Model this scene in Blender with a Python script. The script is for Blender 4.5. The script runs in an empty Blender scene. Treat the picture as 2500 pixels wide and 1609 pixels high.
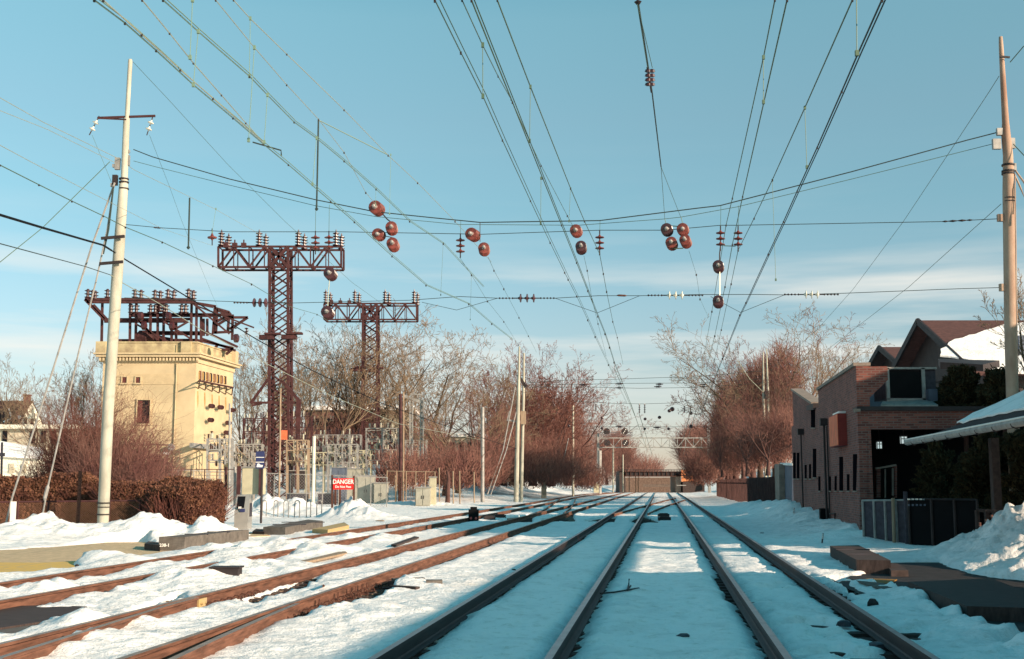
import bpy, math, random
import numpy as np
from mathutils import Vector, Matrix
R=math.radians
SC=bpy.context.scene
C=SC.collection
# ---------------------------------------------------------------- camera, sky, sun, exposure
F=2900.0; YH=1184.0; PH=math.atan((YH-804.5)/F); HC=1.65
cam=bpy.data.cameras.new('camera'); co=bpy.data.objects.new('camera',cam); C.objects.link(co)
cam.sensor_width=36; cam.lens=36*F/2500; cam.clip_start=0.1; cam.clip_end=5000
co.location=(0,0,HC); co.rotation_euler=(R(90)+PH,0,0); SC.camera=co
SC.view_settings.view_transform='Standard'; SC.view_settings.look='None'
SC.view_settings.exposure=0.70; SC.view_settings.gamma=1
SUN_EL=R(17.0); SUN_AZ=R(124.0)      # azimuth clockwise from +Y
sdir=Vector((math.cos(SUN_EL)*math.sin(SUN_AZ),math.cos(SUN_EL)*math.cos(SUN_AZ),math.sin(SUN_EL)))
sl=bpy.data.lights.new('sun','SUN'); sl.energy=5.0; sl.angle=R(0.5); sl.color=(1.0,0.77,0.585)
so=bpy.data.objects.new('sun',sl); C.objects.link(so); so.rotation_euler=sdir.to_track_quat('Z','Y').to_euler(); so.location=(60,-40,60)
W=bpy.data.worlds.new('World'); SC.world=W; W.use_nodes=True
nt=W.node_tree; nt.nodes.clear(); L=nt.links.new
def N(t,**k):
    n=nt.nodes.new(t)
    for a,b in k.items(): setattr(n,a,b)
    return n
sky=N('ShaderNodeTexSky'); sky.sky_type='NISHITA'; sky.sun_disc=False; sky.sun_elevation=SUN_EL; sky.sun_rotation=SUN_AZ
sky.air_density=1.0; sky.dust_density=0.6; sky.ozone_density=1.0
tc=N('ShaderNodeTexCoord'); sep=N('ShaderNodeSeparateXYZ'); L(tc.outputs['Generated'],sep.inputs[0])
rmp=N('ShaderNodeValToRGB'); L(sep.outputs['Z'],rmp.inputs[0])
e=rmp.color_ramp.elements; e[0].position=0.0; e[0].color=(1.15,1.08,1.45,1); e[1].position=1.0; e[1].color=(0.30,1.5,1.35,1)
for p_,c_ in ((.095,(1.05,1.08,1.16)),(.23,(1.04,1.36,1.25)),(.30,(1.22,1.52,1.32)),(.375,(1.30,1.76,1.46)),(.52,(.60,1.7,1.45))):
    e2=rmp.color_ramp.elements.new(p_); e2.color=(*c_,1)
mul=N('ShaderNodeMix',data_type='RGBA',blend_type='MULTIPLY'); mul.inputs[0].default_value=1
L(sky.outputs[0],mul.inputs[6]); L(rmp.outputs[0],mul.inputs[7])
# high thin cloud: long streaks low in the sky
mp=N('ShaderNodeMapping'); mp.inputs['Scale'].default_value=(1.3,1.3,15.0); mp.inputs['Rotation'].default_value=(0,R(-2.0),0); L(tc.outputs['Generated'],mp.inputs[0])
ns=N('ShaderNodeTexNoise'); ns.inputs['Scale'].default_value=1.6; ns.inputs['Detail'].default_value=7; ns.inputs['Roughness'].default_value=0.52; L(mp.outputs[0],ns.inputs['Vector'])
cr=N('ShaderNodeValToRGB'); L(ns.outputs[0],cr.inputs[0]); cr.color_ramp.elements[0].position=0.46; cr.color_ramp.elements[1].position=0.68
br=N('ShaderNodeValToRGB'); L(sep.outputs['Z'],br.inputs[0]); b=br.color_ramp.elements
b[0].position=0.05; b[0].color=(0.35,0.35,0.35,1); b[1].position=0.30; b[1].color=(0,0,0,1)
for p,v in ((0.10,1.0),(0.155,1.0),(0.19,0.22),(0.23,0.06)):
    q=br.color_ramp.elements.new(p); q.color=(v,v,v,1)
cm=N('ShaderNodeMath',operation='MULTIPLY'); L(cr.outputs[0],cm.inputs[0]); L(br.outputs[0],cm.inputs[1])
cm2=N('ShaderNodeMath',operation='MULTIPLY'); L(cm.outputs[0],cm2.inputs[0]); cm2.inputs[1].default_value=0.85
cl=N('ShaderNodeMix',data_type='RGBA'); L(cm2.outputs[0],cl.inputs[0]); L(mul.outputs[2],cl.inputs[6]); cl.inputs[7].default_value=(8.6,8.1,7.3,1)
bg=N('ShaderNodeBackground'); bg.inputs['Strength'].default_value=0.074; L(cl.outputs[2],bg.inputs[0])
wo=N('ShaderNodeOutputWorld'); L(bg.outputs[0],wo.inputs[0])

# ---------------------------------------------------------------- photo -> world helpers
cP,sP=math.cos(PH),math.sin(PH)
def ray(px,py):
    u=(px-1250)/F; v=(804.5-py)/F
    return Vector((u,cP-v*sP,sP+v*cP))
def G(px,py,z=0.0):
    d=ray(px,py); t=(z-HC)/d.z; return Vector((d.x*t,d.y*t,z))
def P(px,py,Y):
    d=ray(px,py); t=Y/d.y; return Vector((d.x*t,Y,HC+d.z*t))
def ZP(py,Y): return P(1250,py,Y).z
def WP(px,py,A,B):          # point on the vertical plane through ground points A,B
    d=ray(px,py); ax,ay=A[0],A[1]; ex,ey=B[0]-ax,B[1]-ay
    n=(-ey,ex); t=(ax*n[0]+ay*n[1])/(d.x*n[0]+d.y*n[1]); return Vector((d.x*t,d.y*t,HC+d.z*t))
def GY(py): return G(1250,py).y
rnd=random.Random(7)

# ---------------------------------------------------------------- materials
def mat(name,col,rough=0.8,metal=0.0,var=0.25,scale=3.0,bump=0.0,bscale=20.0,col2=None,stretch=None,spec=0.3,emit=None):
    m=bpy.data.materials.new(name); m.use_nodes=True; t=m.node_tree; ns_=t.nodes; b_=ns_['Principled BSDF']
    b_.inputs['Roughness'].default_value=rough; b_.inputs['Metallic'].default_value=metal
    b_.inputs['Specular IOR Level'].default_value=spec
    tc_=ns_.new('ShaderNodeTexCoord'); mp_=ns_.new('ShaderNodeMapping'); t.links.new(tc_.outputs['Object'],mp_.inputs[0])
    if stretch: mp_.inputs['Scale'].default_value=stretch
    n=ns_.new('ShaderNodeTexNoise'); n.inputs['Scale'].default_value=scale; n.inputs['Detail'].default_value=6; n.inputs['Roughness'].default_value=0.6
    t.links.new(mp_.outputs[0],n.inputs['Vector'])
    r=ns_.new('ShaderNodeValToRGB'); c=r.color_ramp.elements; c2=col2 or tuple(min(1,x*(1+var)) for x in col)
    c1=col if col2 else tuple(x*(1-var) for x in col)
    c[0].position=0.33; c[0].color=(*c1,1); c[1].position=0.67; c[1].color=(*c2,1)
    t.links.new(n.outputs[0],r.inputs[0]); t.links.new(r.outputs[0],b_.inputs['Base Color'])
    if bump:
        n2=ns_.new('ShaderNodeTexNoise'); n2.inputs['Scale'].default_value=bscale; n2.inputs['Detail'].default_value=5
        t.links.new(tc_.outputs['Object'],n2.inputs['Vector'])
        bp=ns_.new('ShaderNodeBump'); bp.inputs['Strength'].default_value=bump; bp.inputs['Distance'].default_value=0.05
        t.links.new(n2.outputs[0],bp.inputs['Height']); t.links.new(bp.outputs[0],b_.inputs['Normal'])
    if emit: b_.inputs['Emission Color'].default_value=(*emit[0],1); b_.inputs['Emission Strength'].default_value=emit[1]
    return m
def brickmat(name,c1,c2,mortar,w=0.21,h=0.075,rough=0.9):
    m=bpy.data.materials.new(name); m.use_nodes=True; t=m.node_tree; ns_=t.nodes; b_=ns_['Principled BSDF']; b_.inputs['Roughness'].default_value=rough
    tc_=ns_.new('ShaderNodeTexCoord'); sp=ns_.new('ShaderNodeSeparateXYZ'); t.links.new(tc_.outputs['Object'],sp.inputs[0])
    ad=ns_.new('ShaderNodeMath'); ad.operation='ADD'; t.links.new(sp.outputs[0],ad.inputs[0]); t.links.new(sp.outputs[1],ad.inputs[1])
    cb=ns_.new('ShaderNodeCombineXYZ'); t.links.new(ad.outputs[0],cb.inputs[0]); t.links.new(sp.outputs[2],cb.inputs[1])
    bk=ns_.new('ShaderNodeTexBrick'); t.links.new(cb.outputs[0],bk.inputs['Vector'])
    bk.inputs['Color1'].default_value=(*c1,1); bk.inputs['Color2'].default_value=(*c2,1); bk.inputs['Mortar'].default_value=(*mortar,1)
    bk.inputs['Scale'].default_value=1; bk.inputs['Mortar Size'].default_value=0.012; bk.inputs['Brick Width'].default_value=w; bk.inputs['Row Height'].default_value=h
    n=ns_.new('ShaderNodeTexNoise'); n.inputs['Scale'].default_value=0.8; n.inputs['Detail'].default_value=6; t.links.new(tc_.outputs['Object'],n.inputs['Vector'])
    mx=ns_.new('ShaderNodeMix'); mx.data_type='RGBA'; mx.blend_type='MULTIPLY'; mx.inputs[0].default_value=0.55
    r=ns_.new('ShaderNodeValToRGB'); r.color_ramp.elements[0].position=0.3; r.color_ramp.elements[0].color=(0.55,0.5,0.48,1); r.color_ramp.elements[1].position=0.7; r.color_ramp.elements[1].color=(1.1,1.1,1.1,1)
    t.links.new(n.outputs[0],r.inputs[0]); t.links.new(bk.outputs[0],mx.inputs[6]); t.links.new(r.outputs[0],mx.inputs[7]); t.links.new(mx.outputs[2],b_.inputs['Base Color'])
    return m
M=dict(
 
 ballast=mat('ballast',(0.05,0.028,0.020),col2=(0.24,0.17,0.12),scale=22,bump=0.9,bscale=26,rough=0.95),
 asphalt=mat('asphalt',(0.58,0.42,0.25),var=0.22,scale=5,bump=0.25,bscale=60,rough=0.9),
 darkasphalt=mat('dark_asphalt',(0.032,0.028,0.028),var=0.4,scale=4,bump=0.3,bscale=50,rough=0.75),
 yellowpaint=mat('yellow_paint',(0.78,0.46,0.06),col2=(0.55,0.38,0.17),scale=6,rough=0.8),
 rust=mat('rail_rust',(0.13,0.060,0.038),var=0.5,scale=7,rough=0.85,bump=0.15,bscale=60,stretch=(1,0.3,3)),
 darkrust=mat('dark_rust',(0.09,0.038,0.026),var=0.5,scale=20,rough=0.9),
 shadedrail=mat('shaded_rail',(0.030,0.020,0.020),var=0.4,scale=7,rough=0.6,metal=0.2,stretch=(1,0.3,3)),  # shade over the right-hand tracks is put into this darker rail colour
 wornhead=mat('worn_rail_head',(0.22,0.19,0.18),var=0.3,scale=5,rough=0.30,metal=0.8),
 railhead=mat('rail_head',(0.34,0.22,0.15),var=0.3,scale=5,rough=0.38,metal=0.55),
 redsteel=mat('red_oxide_steel',(0.058,0.021,0.021),var=0.45,scale=2.5,rough=0.75),
 greysteel=mat('galvanised_steel',(0.30,0.29,0.27),var=0.25,scale=4,rough=0.6,metal=0.3),
 wire=mat('wire_bronze',(0.075,0.125,0.075),var=0.1,rough=0.55,metal=0.2,spec=0.5),
 wirepale=mat('wire_pale_bronze',(0.18,0.27,0.19),var=0.1,rough=0.55,metal=0.2),
 voidglass=mat('unlit_glass',(0.006,0.005,0.007),var=0.2,rough=0.9,spec=0.0),
 wiredark=mat('wire_dark',(0.03,0.045,0.04),var=0.1,rough=0.6),
 wiresunlit=mat('wire_sunlit',(0.42,0.44,0.34),var=0.1,rough=0.45,metal=0.5),  # brighter copy of the wire colour with the sunlight painted in
 insul=mat('insulator_brown',(0.155,0.030,0.020),var=0.5,scale=9,rough=0.5,spec=0.6),
 insuldark=mat('insulator_dark',(0.05,0.016,0.018),var=0.4,scale=3,rough=0.3,spec=0.6),
 insulwhite=mat('insulator_white',(0.62,0.60,0.50),var=0.1,rough=0.3),
 metaldark=mat('dark_metal',(0.03,0.022,0.022),var=0.3,rough=0.6),
 polepaint=mat('pole_paint',(0.40,0.385,0.31),var=0.24,scale=2.2,stretch=(1,1,0.35),rough=0.75,bump=0.1,bscale=12),
 polerust=mat('rusty_pole',(0.27,0.15,0.10),col2=(0.46,0.36,0.27),scale=1.4,stretch=(1,1,0.4),rough=0.75),
 wood=mat('weathered_wood',(0.30,0.22,0.15),var=0.3,scale=3,stretch=(8,8,0.6),rough=0.9),
 darkwood=mat('dark_timber',(0.055,0.038,0.034),var=0.4,scale=5,stretch=(1,10,1),rough=0.85),
 concrete=mat('concrete',(0.12,0.105,0.09),var=0.3,scale=5,rough=0.9,bump=0.2,bscale=30),
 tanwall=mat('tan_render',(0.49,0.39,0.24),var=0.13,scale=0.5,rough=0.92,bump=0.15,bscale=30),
 parapet=mat('weathered_coping',(0.50,0.42,0.24),col2=(0.27,0.21,0.13),scale=1.3,rough=0.92),
 stain=mat('rust_stain',(0.36,0.22,0.08),var=0.3,scale=3,rough=0.9),
 brown_window=mat('brown_louvre',(0.10,0.03,0.025),var=0.3,rough=0.6),
 glass=mat('dark_glass',(0.008,0.008,0.010),var=0.2,rough=0.35,spec=0.15),
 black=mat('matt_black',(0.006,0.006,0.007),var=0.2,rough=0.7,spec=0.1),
 brick=brickmat('brown_brick',(0.30,0.092,0.064),(0.12,0.034,0.028),(0.20,0.125,0.105)),
 redbrick=brickmat('red_brick',(0.17,0.06,0.045),(0.12,0.04,0.03),(0.16,0.10,0.08)),
 coping=mat('stone_coping',(0.27,0.21,0.17),var=0.2,rough=0.9),
 shingle=mat('shingles',(0.095,0.045,0.04),var=0.35,scale=4,stretch=(1,1,9),rough=0.9),
 darkshingle=mat('dark_shingles',(0.045,0.022,0.02),var=0.35,scale=6,rough=0.9),
 white=mat('white_siding',(0.80,0.76,0.62),var=0.06,scale=2,rough=0.8),
 cream=mat('cream_siding',(0.50,0.44,0.33),var=0.12,scale=2,rough=0.8),
 greycab=mat('grey_cabinet',(0.33,0.32,0.26),var=0.14,scale=2,rough=0.6),
 beigecab=mat('beige_cabinet',(0.45,0.42,0.29),var=0.08,scale=2,rough=0.6),
 bluegrey=mat('blue_grey_paint',(0.10,0.12,0.16),var=0.2,scale=2,rough=0.6),
 darkgrey=mat('dark_grey_metal',(0.045,0.04,0.05),var=0.3,rough=0.5),
 signred=mat('sign_red',(0.72,0.022,0.02),var=0.06,rough=0.45),
 signorange=mat('faded_red',(0.72,0.16,0.07),var=0.15,rough=0.6),
 signblue=mat('sign_blue',(0.035,0.045,0.12),var=0.1,rough=0.4),
 signwhite=mat('sign_white',(0.80,0.78,0.72),var=0.04,rough=0.5),
 darkred=mat('dark_red_panel',(0.20,0.028,0.022),var=0.2,rough=0.6),
 bark=mat('bark',(0.075,0.05,0.036),var=0.3,scale=2,stretch=(1,1,0.3),rough=0.95),
 barkred=mat('reddish_bark',(0.10,0.05,0.042),var=0.3,scale=2,rough=0.95),
 twig=mat('twigs',(0.22,0.155,0.10),var=0.25,scale=0.6,rough=0.95),
 twigred=mat('reddish_twigs',(0.12,0.045,0.042),col2=(0.27,0.140,0.105),scale=0.55,rough=0.95),
 twigdark=mat('dark_twigs',(0.10,0.035,0.030),col2=(0.17,0.07,0.05),scale=0.4,rough=0.95),
 hedge=mat('hedge_leaves',(0.075,0.028,0.020),col2=(0.19,0.085,0.045),scale=2.2,rough=0.8),
 evergreen=mat('evergreen_needles',(0.018,0.020,0.010),col2=(0.06,0.042,0.015),scale=2,rough=0.9),
 ivy=mat('ivy',(0.035,0.028,0.016),var=0.4,scale=2,rough=0.9),
 fencewood=mat('fence_boards',(0.085,0.042,0.038),var=0.45,scale=3,stretch=(6,6,0.5),rough=0.9),
 fencetan=mat('brown_mesh_fabric',(0.24,0.13,0.08),var=0.2,scale=3,rough=0.9),
 slatgrey=mat('privacy_slats',(0.055,0.048,0.060),var=0.3,scale=6,rough=0.8),
 kiosk=mat('brushed_steel',(0.38,0.37,0.34),var=0.08,rough=0.45,metal=0.4),
 graffiti=mat('orange_board',(0.75,0.17,0.05),col2=(0.55,0.30,0.14),scale=2,rough=0.7),
 lamp=mat('skylit_lantern_glass',(0.7,0.72,0.66),var=0.05,rough=0.3,emit=((0.75,0.9,0.9),0.35)),  # faint glow stands in for sky reflected in the lantern panes
 backdrop=mat('brown_backdrop',(0.09,0.055,0.04),col2=(0.18,0.12,0.09),scale=2.5,rough=0.95),
 tanpaint=mat('worn_yellow_paint',(0.50,0.34,0.13),col2=(0.38,0.29,0.17),scale=5,rough=0.85),
 stone=mat('scattered_stone',(0.16,0.13,0.10),var=0.4,scale=9,rough=0.9),
)

def snowmat():
    m=bpy.data.materials.new('snow'); m.use_nodes=True; t=m.node_tree; n_=t.nodes; b_=n_['Principled BSDF']; b_.inputs['Roughness'].default_value=.65; b_.inputs['Specular IOR Level'].default_value=.2
    tc_=n_.new('ShaderNodeTexCoord'); prev=None
    def nz(sc,det,ro=.6): q=n_.new('ShaderNodeTexNoise'); q.inputs['Scale'].default_value=sc; q.inputs['Detail'].default_value=det; q.inputs['Roughness'].default_value=ro; t.links.new(tc_.outputs['Object'],q.inputs['Vector']); return q
    for sc,dist,st in ((2.2,.16,.45),(11,.05,.5),(45,.018,.6)):
        q=nz(sc,5); bp=n_.new('ShaderNodeBump'); bp.inputs['Strength'].default_value=st; bp.inputs['Distance'].default_value=dist; t.links.new(q.outputs[0],bp.inputs['Height'])
        if prev: t.links.new(prev.outputs[0],bp.inputs['Normal'])
        prev=bp
    t.links.new(prev.outputs[0],b_.inputs['Normal'])
    q=nz(.9,9,.72); r=n_.new('ShaderNodeValToRGB'); e_=r.color_ramp.elements; e_[0].position=.36; e_[0].color=(.78,.76,.73,1); e_[1].position=.50; e_[1].color=(.94,.91,.875,1)
    t.links.new(q.outputs[0],r.inputs[0]); q2=nz(5.5,8,.75); r2=n_.new('ShaderNodeValToRGB'); e2_=r2.color_ramp.elements; e2_[0].position=.34; e2_[0].color=(.74,.74,.70,1); e2_[1].position=.47; e2_[1].color=(1,1,1,1); t.links.new(q2.outputs[0],r2.inputs[0])
    mx=n_.new('ShaderNodeMix'); mx.data_type='RGBA'; mx.blend_type='MULTIPLY'; mx.inputs[0].default_value=.9; t.links.new(r.outputs[0],mx.inputs[6]); t.links.new(r2.outputs[0],mx.inputs[7]); t.links.new(mx.outputs[2],b_.inputs['Base Color']); return m
M['snow']=snowmat()
# ---------------------------------------------------------------- mesh builder
class MB:
    def __init__(s): s.v=[]; s.f=[]; s.m=[]; s.cur=0
    def add(s,vs,fs):
        o=len(s.v); s.v.extend([tuple(v) for v in vs]); s.f.extend([tuple(i+o for i in f) for f in fs]); s.m.extend([s.cur]*len(fs)); return s
    def box(s,c,d,rz=0,ax=None):
        c=Vector(c); h=Vector(d)/2
        if ax is None: ax=(Vector((math.cos(rz),math.sin(rz),0)),Vector((-math.sin(rz),math.cos(rz),0)),Vector((0,0,1)))
        vs=[c+ax[0]*(h.x*a)+ax[1]*(h.y*b_)+ax[2]*(h.z*c_) for a in(-1,1) for b_ in(-1,1) for c_ in(-1,1)]
        return s.add(vs,[(0,1,3,2),(4,6,7,5),(0,4,5,1),(2,3,7,6),(0,2,6,4),(1,5,7,3)])
    def bar(s,a,b_,w,h=None,up=Vector((0,0,1))):
        a=Vector(a); b_=Vector(b_); d=b_-a; l=d.length
        if l<1e-6: return s
        z=d/l; x=up.cross(z)
        if x.length<1e-3: x=Vector((1,0,0)).cross(z)
        x.normalize(); y=z.cross(x); return s.box((a+b_)/2,(w,h or w,l),ax=(x,y,z))
    def tube(s,a,b_,r0,r1=None,n=8,cap=True):
        return s.path([a,b_],[r0,r0 if r1 is None else r1],n,cap)
    def path(s,pts,r,n=6,cap=True):
        pts=[Vector(p) for p in pts]; 
        if not hasattr(r,'__len__'): r=[r]*len(pts)
        vs=[]; k=len(pts)
        for i,p in enumerate(pts):
            d=(pts[min(i+1,k-1)]-pts[max(i-1,0)])
            if d.length<1e-7: d=Vector((0,0,1))
            d.normalize(); u=Vector((0,0,1)) if abs(d.z)<0.95 else Vector((0,1,0))
            x=u.cross(d).normalized(); y=d.cross(x)
            for j in range(n):
                a_=2*math.pi*j/n; vs.append(p+(x*math.cos(a_)+y*math.sin(a_))*r[i])
        fs=[(i*n+j,i*n+(j+1)%n,(i+1)*n+(j+1)%n,(i+1)*n+j) for i in range(k-1) for j in range(n)]
        if cap: fs+=[tuple(range(n))[::-1],tuple(range((k-1)*n,k*n))]
        return s.add(vs,fs)
    def lathe(s,o,axis,prof,n=12):     # prof: (distance along axis, radius)
        o=Vector(o); d=Vector(axis).normalized(); u=Vector((0,0,1)) if abs(d.z)<0.9 else Vector((0,1,0))
        x=u.cross(d).normalized(); y=d.cross(x); vs=[]
        for t,r in prof:
            for j in range(n):
                a_=2*math.pi*j/n; vs.append(o+d*t+(x*math.cos(a_)+y*math.sin(a_))*max(r,1e-4))
        k=len(prof); fs=[(i*n+j,i*n+(j+1)%n,(i+1)*n+(j+1)%n,(i+1)*n+j) for i in range(k-1) for j in range(n)]
        return s.add(vs,fs+[tuple(range(n))[::-1],tuple(range((k-1)*n,k*n))])
    def poly(s,pts): return s.add(pts,[tuple(range(len(pts)))])
    def prism(s,pts,z0,z1):
        n=len(pts); vs=[(p[0],p[1],z0) for p in pts]+[(p[0],p[1],z1) for p in pts]
        a=sum(pts[i][0]*pts[(i+1)%n][1]-pts[(i+1)%n][0]*pts[i][1] for i in range(n))
        fs=[(i,(i+1)%n,(i+1)%n+n,i+n) for i in range(n)]+[tuple(range(n))[::-1],tuple(range(n,2*n))]
        if a<0: fs=[f[::-1] for f in fs]
        return s.add(vs,fs)
    def slab(s,quad,off):            # quad of points extruded by vector off
        off=Vector(off); q=[Vector(p) for p in quad]; n=len(q); vs=q+[p+off for p in q]
        return s.add(vs,[tuple(range(n)),tuple(range(n,2*n))[::-1]]+[(i,i+n,(i+1)%n+n,(i+1)%n) for i in range(n)])
    def build(s,name,m,parent=None,smooth=False):
        me=bpy.data.meshes.new(name); off=Vector((0,0,0))
        if parent is not None:
            q=parent
            while q is not None: off+=Vector(q.location); q=q.parent
        me.from_pydata([(v[0]-off.x,v[1]-off.y,v[2]-off.z) for v in s.v],[],s.f)
        for mm in (m if isinstance(m,(list,tuple)) else [m]): me.materials.append(mm)
        if isinstance(m,(list,tuple)): me.polygons.foreach_set('material_index',s.m)
        if smooth: me.polygons.foreach_set('use_smooth',[True]*len(me.polygons))
        o=bpy.data.objects.new(name,me); C.objects.link(o)
        if parent is not None: o.parent=parent
        return o
def tag(o,label=None,cat=None,group=None,kind=None):
    if label: o['label']=label
    if cat: o['category']=cat
    if group: o['group']=group
    if kind: o['kind']=kind
    return o
def thing(name,loc,label,cat,group=None):
    o=bpy.data.objects.new(name,None); C.objects.link(o); o.location=loc; o.empty_display_size=0.3
    return tag(o,label,cat,group)
def fastmesh(name,V,Q,m,parent=None,tri=False):
    me=bpy.data.meshes.new(name); k=3 if tri else 4
    me.vertices.add(len(V)); me.vertices.foreach_set('co',np.asarray(V,dtype=np.float32).ravel())
    me.loops.add(len(Q)*k); me.loops.foreach_set('vertex_index',np.asarray(Q,dtype=np.int32).ravel())
    me.polygons.add(len(Q)); me.polygons.foreach_set('loop_start',np.arange(0,len(Q)*k,k,dtype=np.int32)); me.polygons.foreach_set('loop_total',np.full(len(Q),k,dtype=np.int32))
    me.update(calc_edges=True); me.materials.append(m)
    o=bpy.data.objects.new(name,me); C.objects.link(o)
    if parent is not None: o.parent=parent
    return o
def segmesh(S,n=3):      # S: array (k,8): p0 xyz, p1 xyz, r0, r1 -> V,Q
    S=np.asarray(S,dtype=np.float64); a=S[:,:3]; b_=S[:,3:6]; d=b_-a; d/=np.linalg.norm(d,axis=1)[:,None]+1e-9
    u=np.where(np.abs(d[:,2:3])<0.9,np.array([[0,0,1.]]),np.array([[0,1.,0]])); x=np.cross(u,d); x/=np.linalg.norm(x,axis=1)[:,None]; y=np.cross(d,x)
    V=np.empty((len(S),2*n,3)); 
    for j in range(n):
        an=2*math.pi*j/n; o=x*math.cos(an)+y*math.sin(an)
        V[:,j]=a+o*S[:,6:7]; V[:,n+j]=b_+o*S[:,7:8]
    base=(np.arange(len(S))*2*n)[:,None,None]; q=np.array([[j,(j+1)%n,n+(j+1)%n,n+j] for j in range(n)])[None]
    return V.reshape(-1,3),(base+q).reshape(-1,4)
def copy_tree(o,parent=None):
    c=o.copy(); C.objects.link(c); c.parent=parent
    for ch in o.children: copy_tree(ch,c)
    return c
# ---------------------------------------------------------------- rails measured from the photo, laid on the ground plane
ZR=0.15
RP=dict(
A=[(0,1421.6),(175.5,1397.9),(298,1376.9),(420,1356.7),(563,1335),(656,1320),(756,1308),(813,1300.7),(951,1280),(1097,1259),(1167,1248.5),(1250.5,1230),(1351,1217.6),(1434,1206),(1500,1202)],
B=[(152.7,1440),(281,1415.5),(420,1394),(481.6,1379.4),(633,1350),(773,1328),(867,1312),(930,1304),(1013,1290),(1076,1278),(1183.6,1257),(1267,1238.5),(1351,1224),(1418,1212.6),(1459.5,1206)],
C=[(0,1572.5),(175.5,1527.8),(298,1499.7),(420,1469),(563,1431.8),(680,1406),(900,1350),(1055,1315),(1200,1280),(1250.5,1265),(1324,1252),(1384,1237),(1434,1222),(1500,1207)],
D=[(289.6,1609),(420,1568),(563,1518),(726,1466.8),(900,1413),(971.6,1384),(1118,1334),(1217,1305),(1317,1272),(1392.6,1252),(1450,1232),(1500,1216),(1530,1206.4)],
E=[(895,1609),(1027,1539),(1173,1451),(1299,1380),(1350,1340.5),(1392.6,1310),(1468,1265),(1500.5,1248.5),(1534,1229),(1579,1204)],
F=[(1328,1608),(1389,1536),(1468,1431),(1487,1382),(1500.5,1360.6),(1529,1310),(1559,1262),(1574,1238.5),(1601,1204)],
G=[(1923,1609),(1847,1493),(1751,1361.5),(1700.5,1293),(1650,1227.6),(1634,1204)],
H=[(2290,1609),(2226.7,1573),(2113,1496),(2003.7,1427),(1902.6,1361.5),(1776,1275.6),(1683,1222.5),(1659,1204)])
PC={}
for k,v in RP.items():
    w=np.array([tuple(G(px,py,ZR)) for px,py in v]); deg=4 if k in 'AB' else 2
    PC[k]=(np.polyfit(w[:,1],w[:,0],deg,w=1/w[:,1]),w[:,1].min(),w[:,1].max())
def RX(k,y):
    c,y0,y1=PC[k]; y=np.asarray(y,dtype=float); yc=np.clip(y,max(y0,9),min(y1,230)); s=np.polyval(np.polyder(c),yc)
    return np.polyval(c,yc)+s*(y-yc)
# ---- value noise
def vnoise(x,y,sc,seed=0):
    r_=np.random.RandomState(seed); T=r_.rand(256,256); x=x*sc+1000.3; y=y*sc+1000.7
    xi=np.floor(x).astype(int); yi=np.floor(y).astype(int); fx=x-xi; fy=y-yi; fx=fx*fx*(3-2*fx); fy=fy*fy*(3-2*fy)
    a=T[xi%256,yi%256]; b_=T[(xi+1)%256,yi%256]; c=T[xi%256,(yi+1)%256]; d=T[(xi+1)%256,(yi+1)%256]
    return (a*(1-fx)+b_*fx)*(1-fy)+(c*(1-fx)+d*fx)*fy-0.5
def fbm(x,y,sc,o=4,seed=0): return sum(vnoise(x,y,sc*2.03**i,seed+i)*0.5**i for i in range(o))
def sst(t): t=np.clip(t,0,1); return t*t*(3-2*t)
def polydist(x,y,poly):     # signed: negative inside
    d=np.full(x.shape,1e9); ins=np.zeros(x.shape,bool); n=len(poly)
    for i in range(n):
        ax,ay=poly[i]; bx,by=poly[(i+1)%n]; ex,ey=bx-ax,by-ay
        t=np.clip(((x-ax)*ex+(y-ay)*ey)/(ex*ex+ey*ey+1e-9),0,1); d=np.minimum(d,np.hypot(x-ax-t*ex,y-ay-t*ey))
        c=((ay>y)!=(by>y))&(x<(bx-ax)*(y-ay)/(by-ay+1e-12)+ax); ins^=c
    return np.where(ins,-d,d)
def gp(l): return [tuple(G(a,b_)[:2]) for a,b_ in l]
ASPH_L=gp([(-60,1345),(0,1342),(150,1333),(260,1323),(360,1322),(430,1345),(360,1352),(300,1362),(195,1368),(188,1385),(100,1392),(-60,1404)])
ASPH_R=gp([(2072,1412),(2120,1400),(2165,1372),(2300,1371),(2335,1392),(2420,1408),(2560,1420),(2560,1580),(2440,1552),(2360,1515),(2240,1462),(2180,1440)])
TIMB_L=gp([(-60,1486),(160,1485),(225,1488),(180,1500),(60,1540),(-60,1560)])
MELT=[gp([(720,1488),(800,1462),(900,1428),(960,1412),(985,1418),(960,1440),(900,1462),(800,1496),(700,1522)]),
      gp([(590,1462),(690,1432),(770,1408),(765,1428),(690,1450),(600,1478)]),
      gp([(300,1495),(440,1452),(440,1462),(330,1502)]),
      gp([(1236,1262),(1300,1255),(1300,1275),(1240,1277)]),gp([(1320,1268),(1400,1252),(1405,1273),(1325,1275)]),
      gp([(1430,1270),(1470,1262),(1465,1274),(1430,1273)]),gp([(1480,1262),(1505,1262),(1500,1276),(1480,1276)]),
      gp([(1742,1408),(1757,1406),(1800,1458),(1784,1462)]),gp([(1975,1416),(1990,1414),(2085,1464),(2062,1468)]),gp([(2015,1404),(2032,1406),(2115,1452),(2098,1454)]),
      gp([(1538,1274),(1562,1258),(1580,1262),(1610,1272),(1605,1277),(1540,1276)])]
rX=lambda k,y: RX(k,y)
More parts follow.
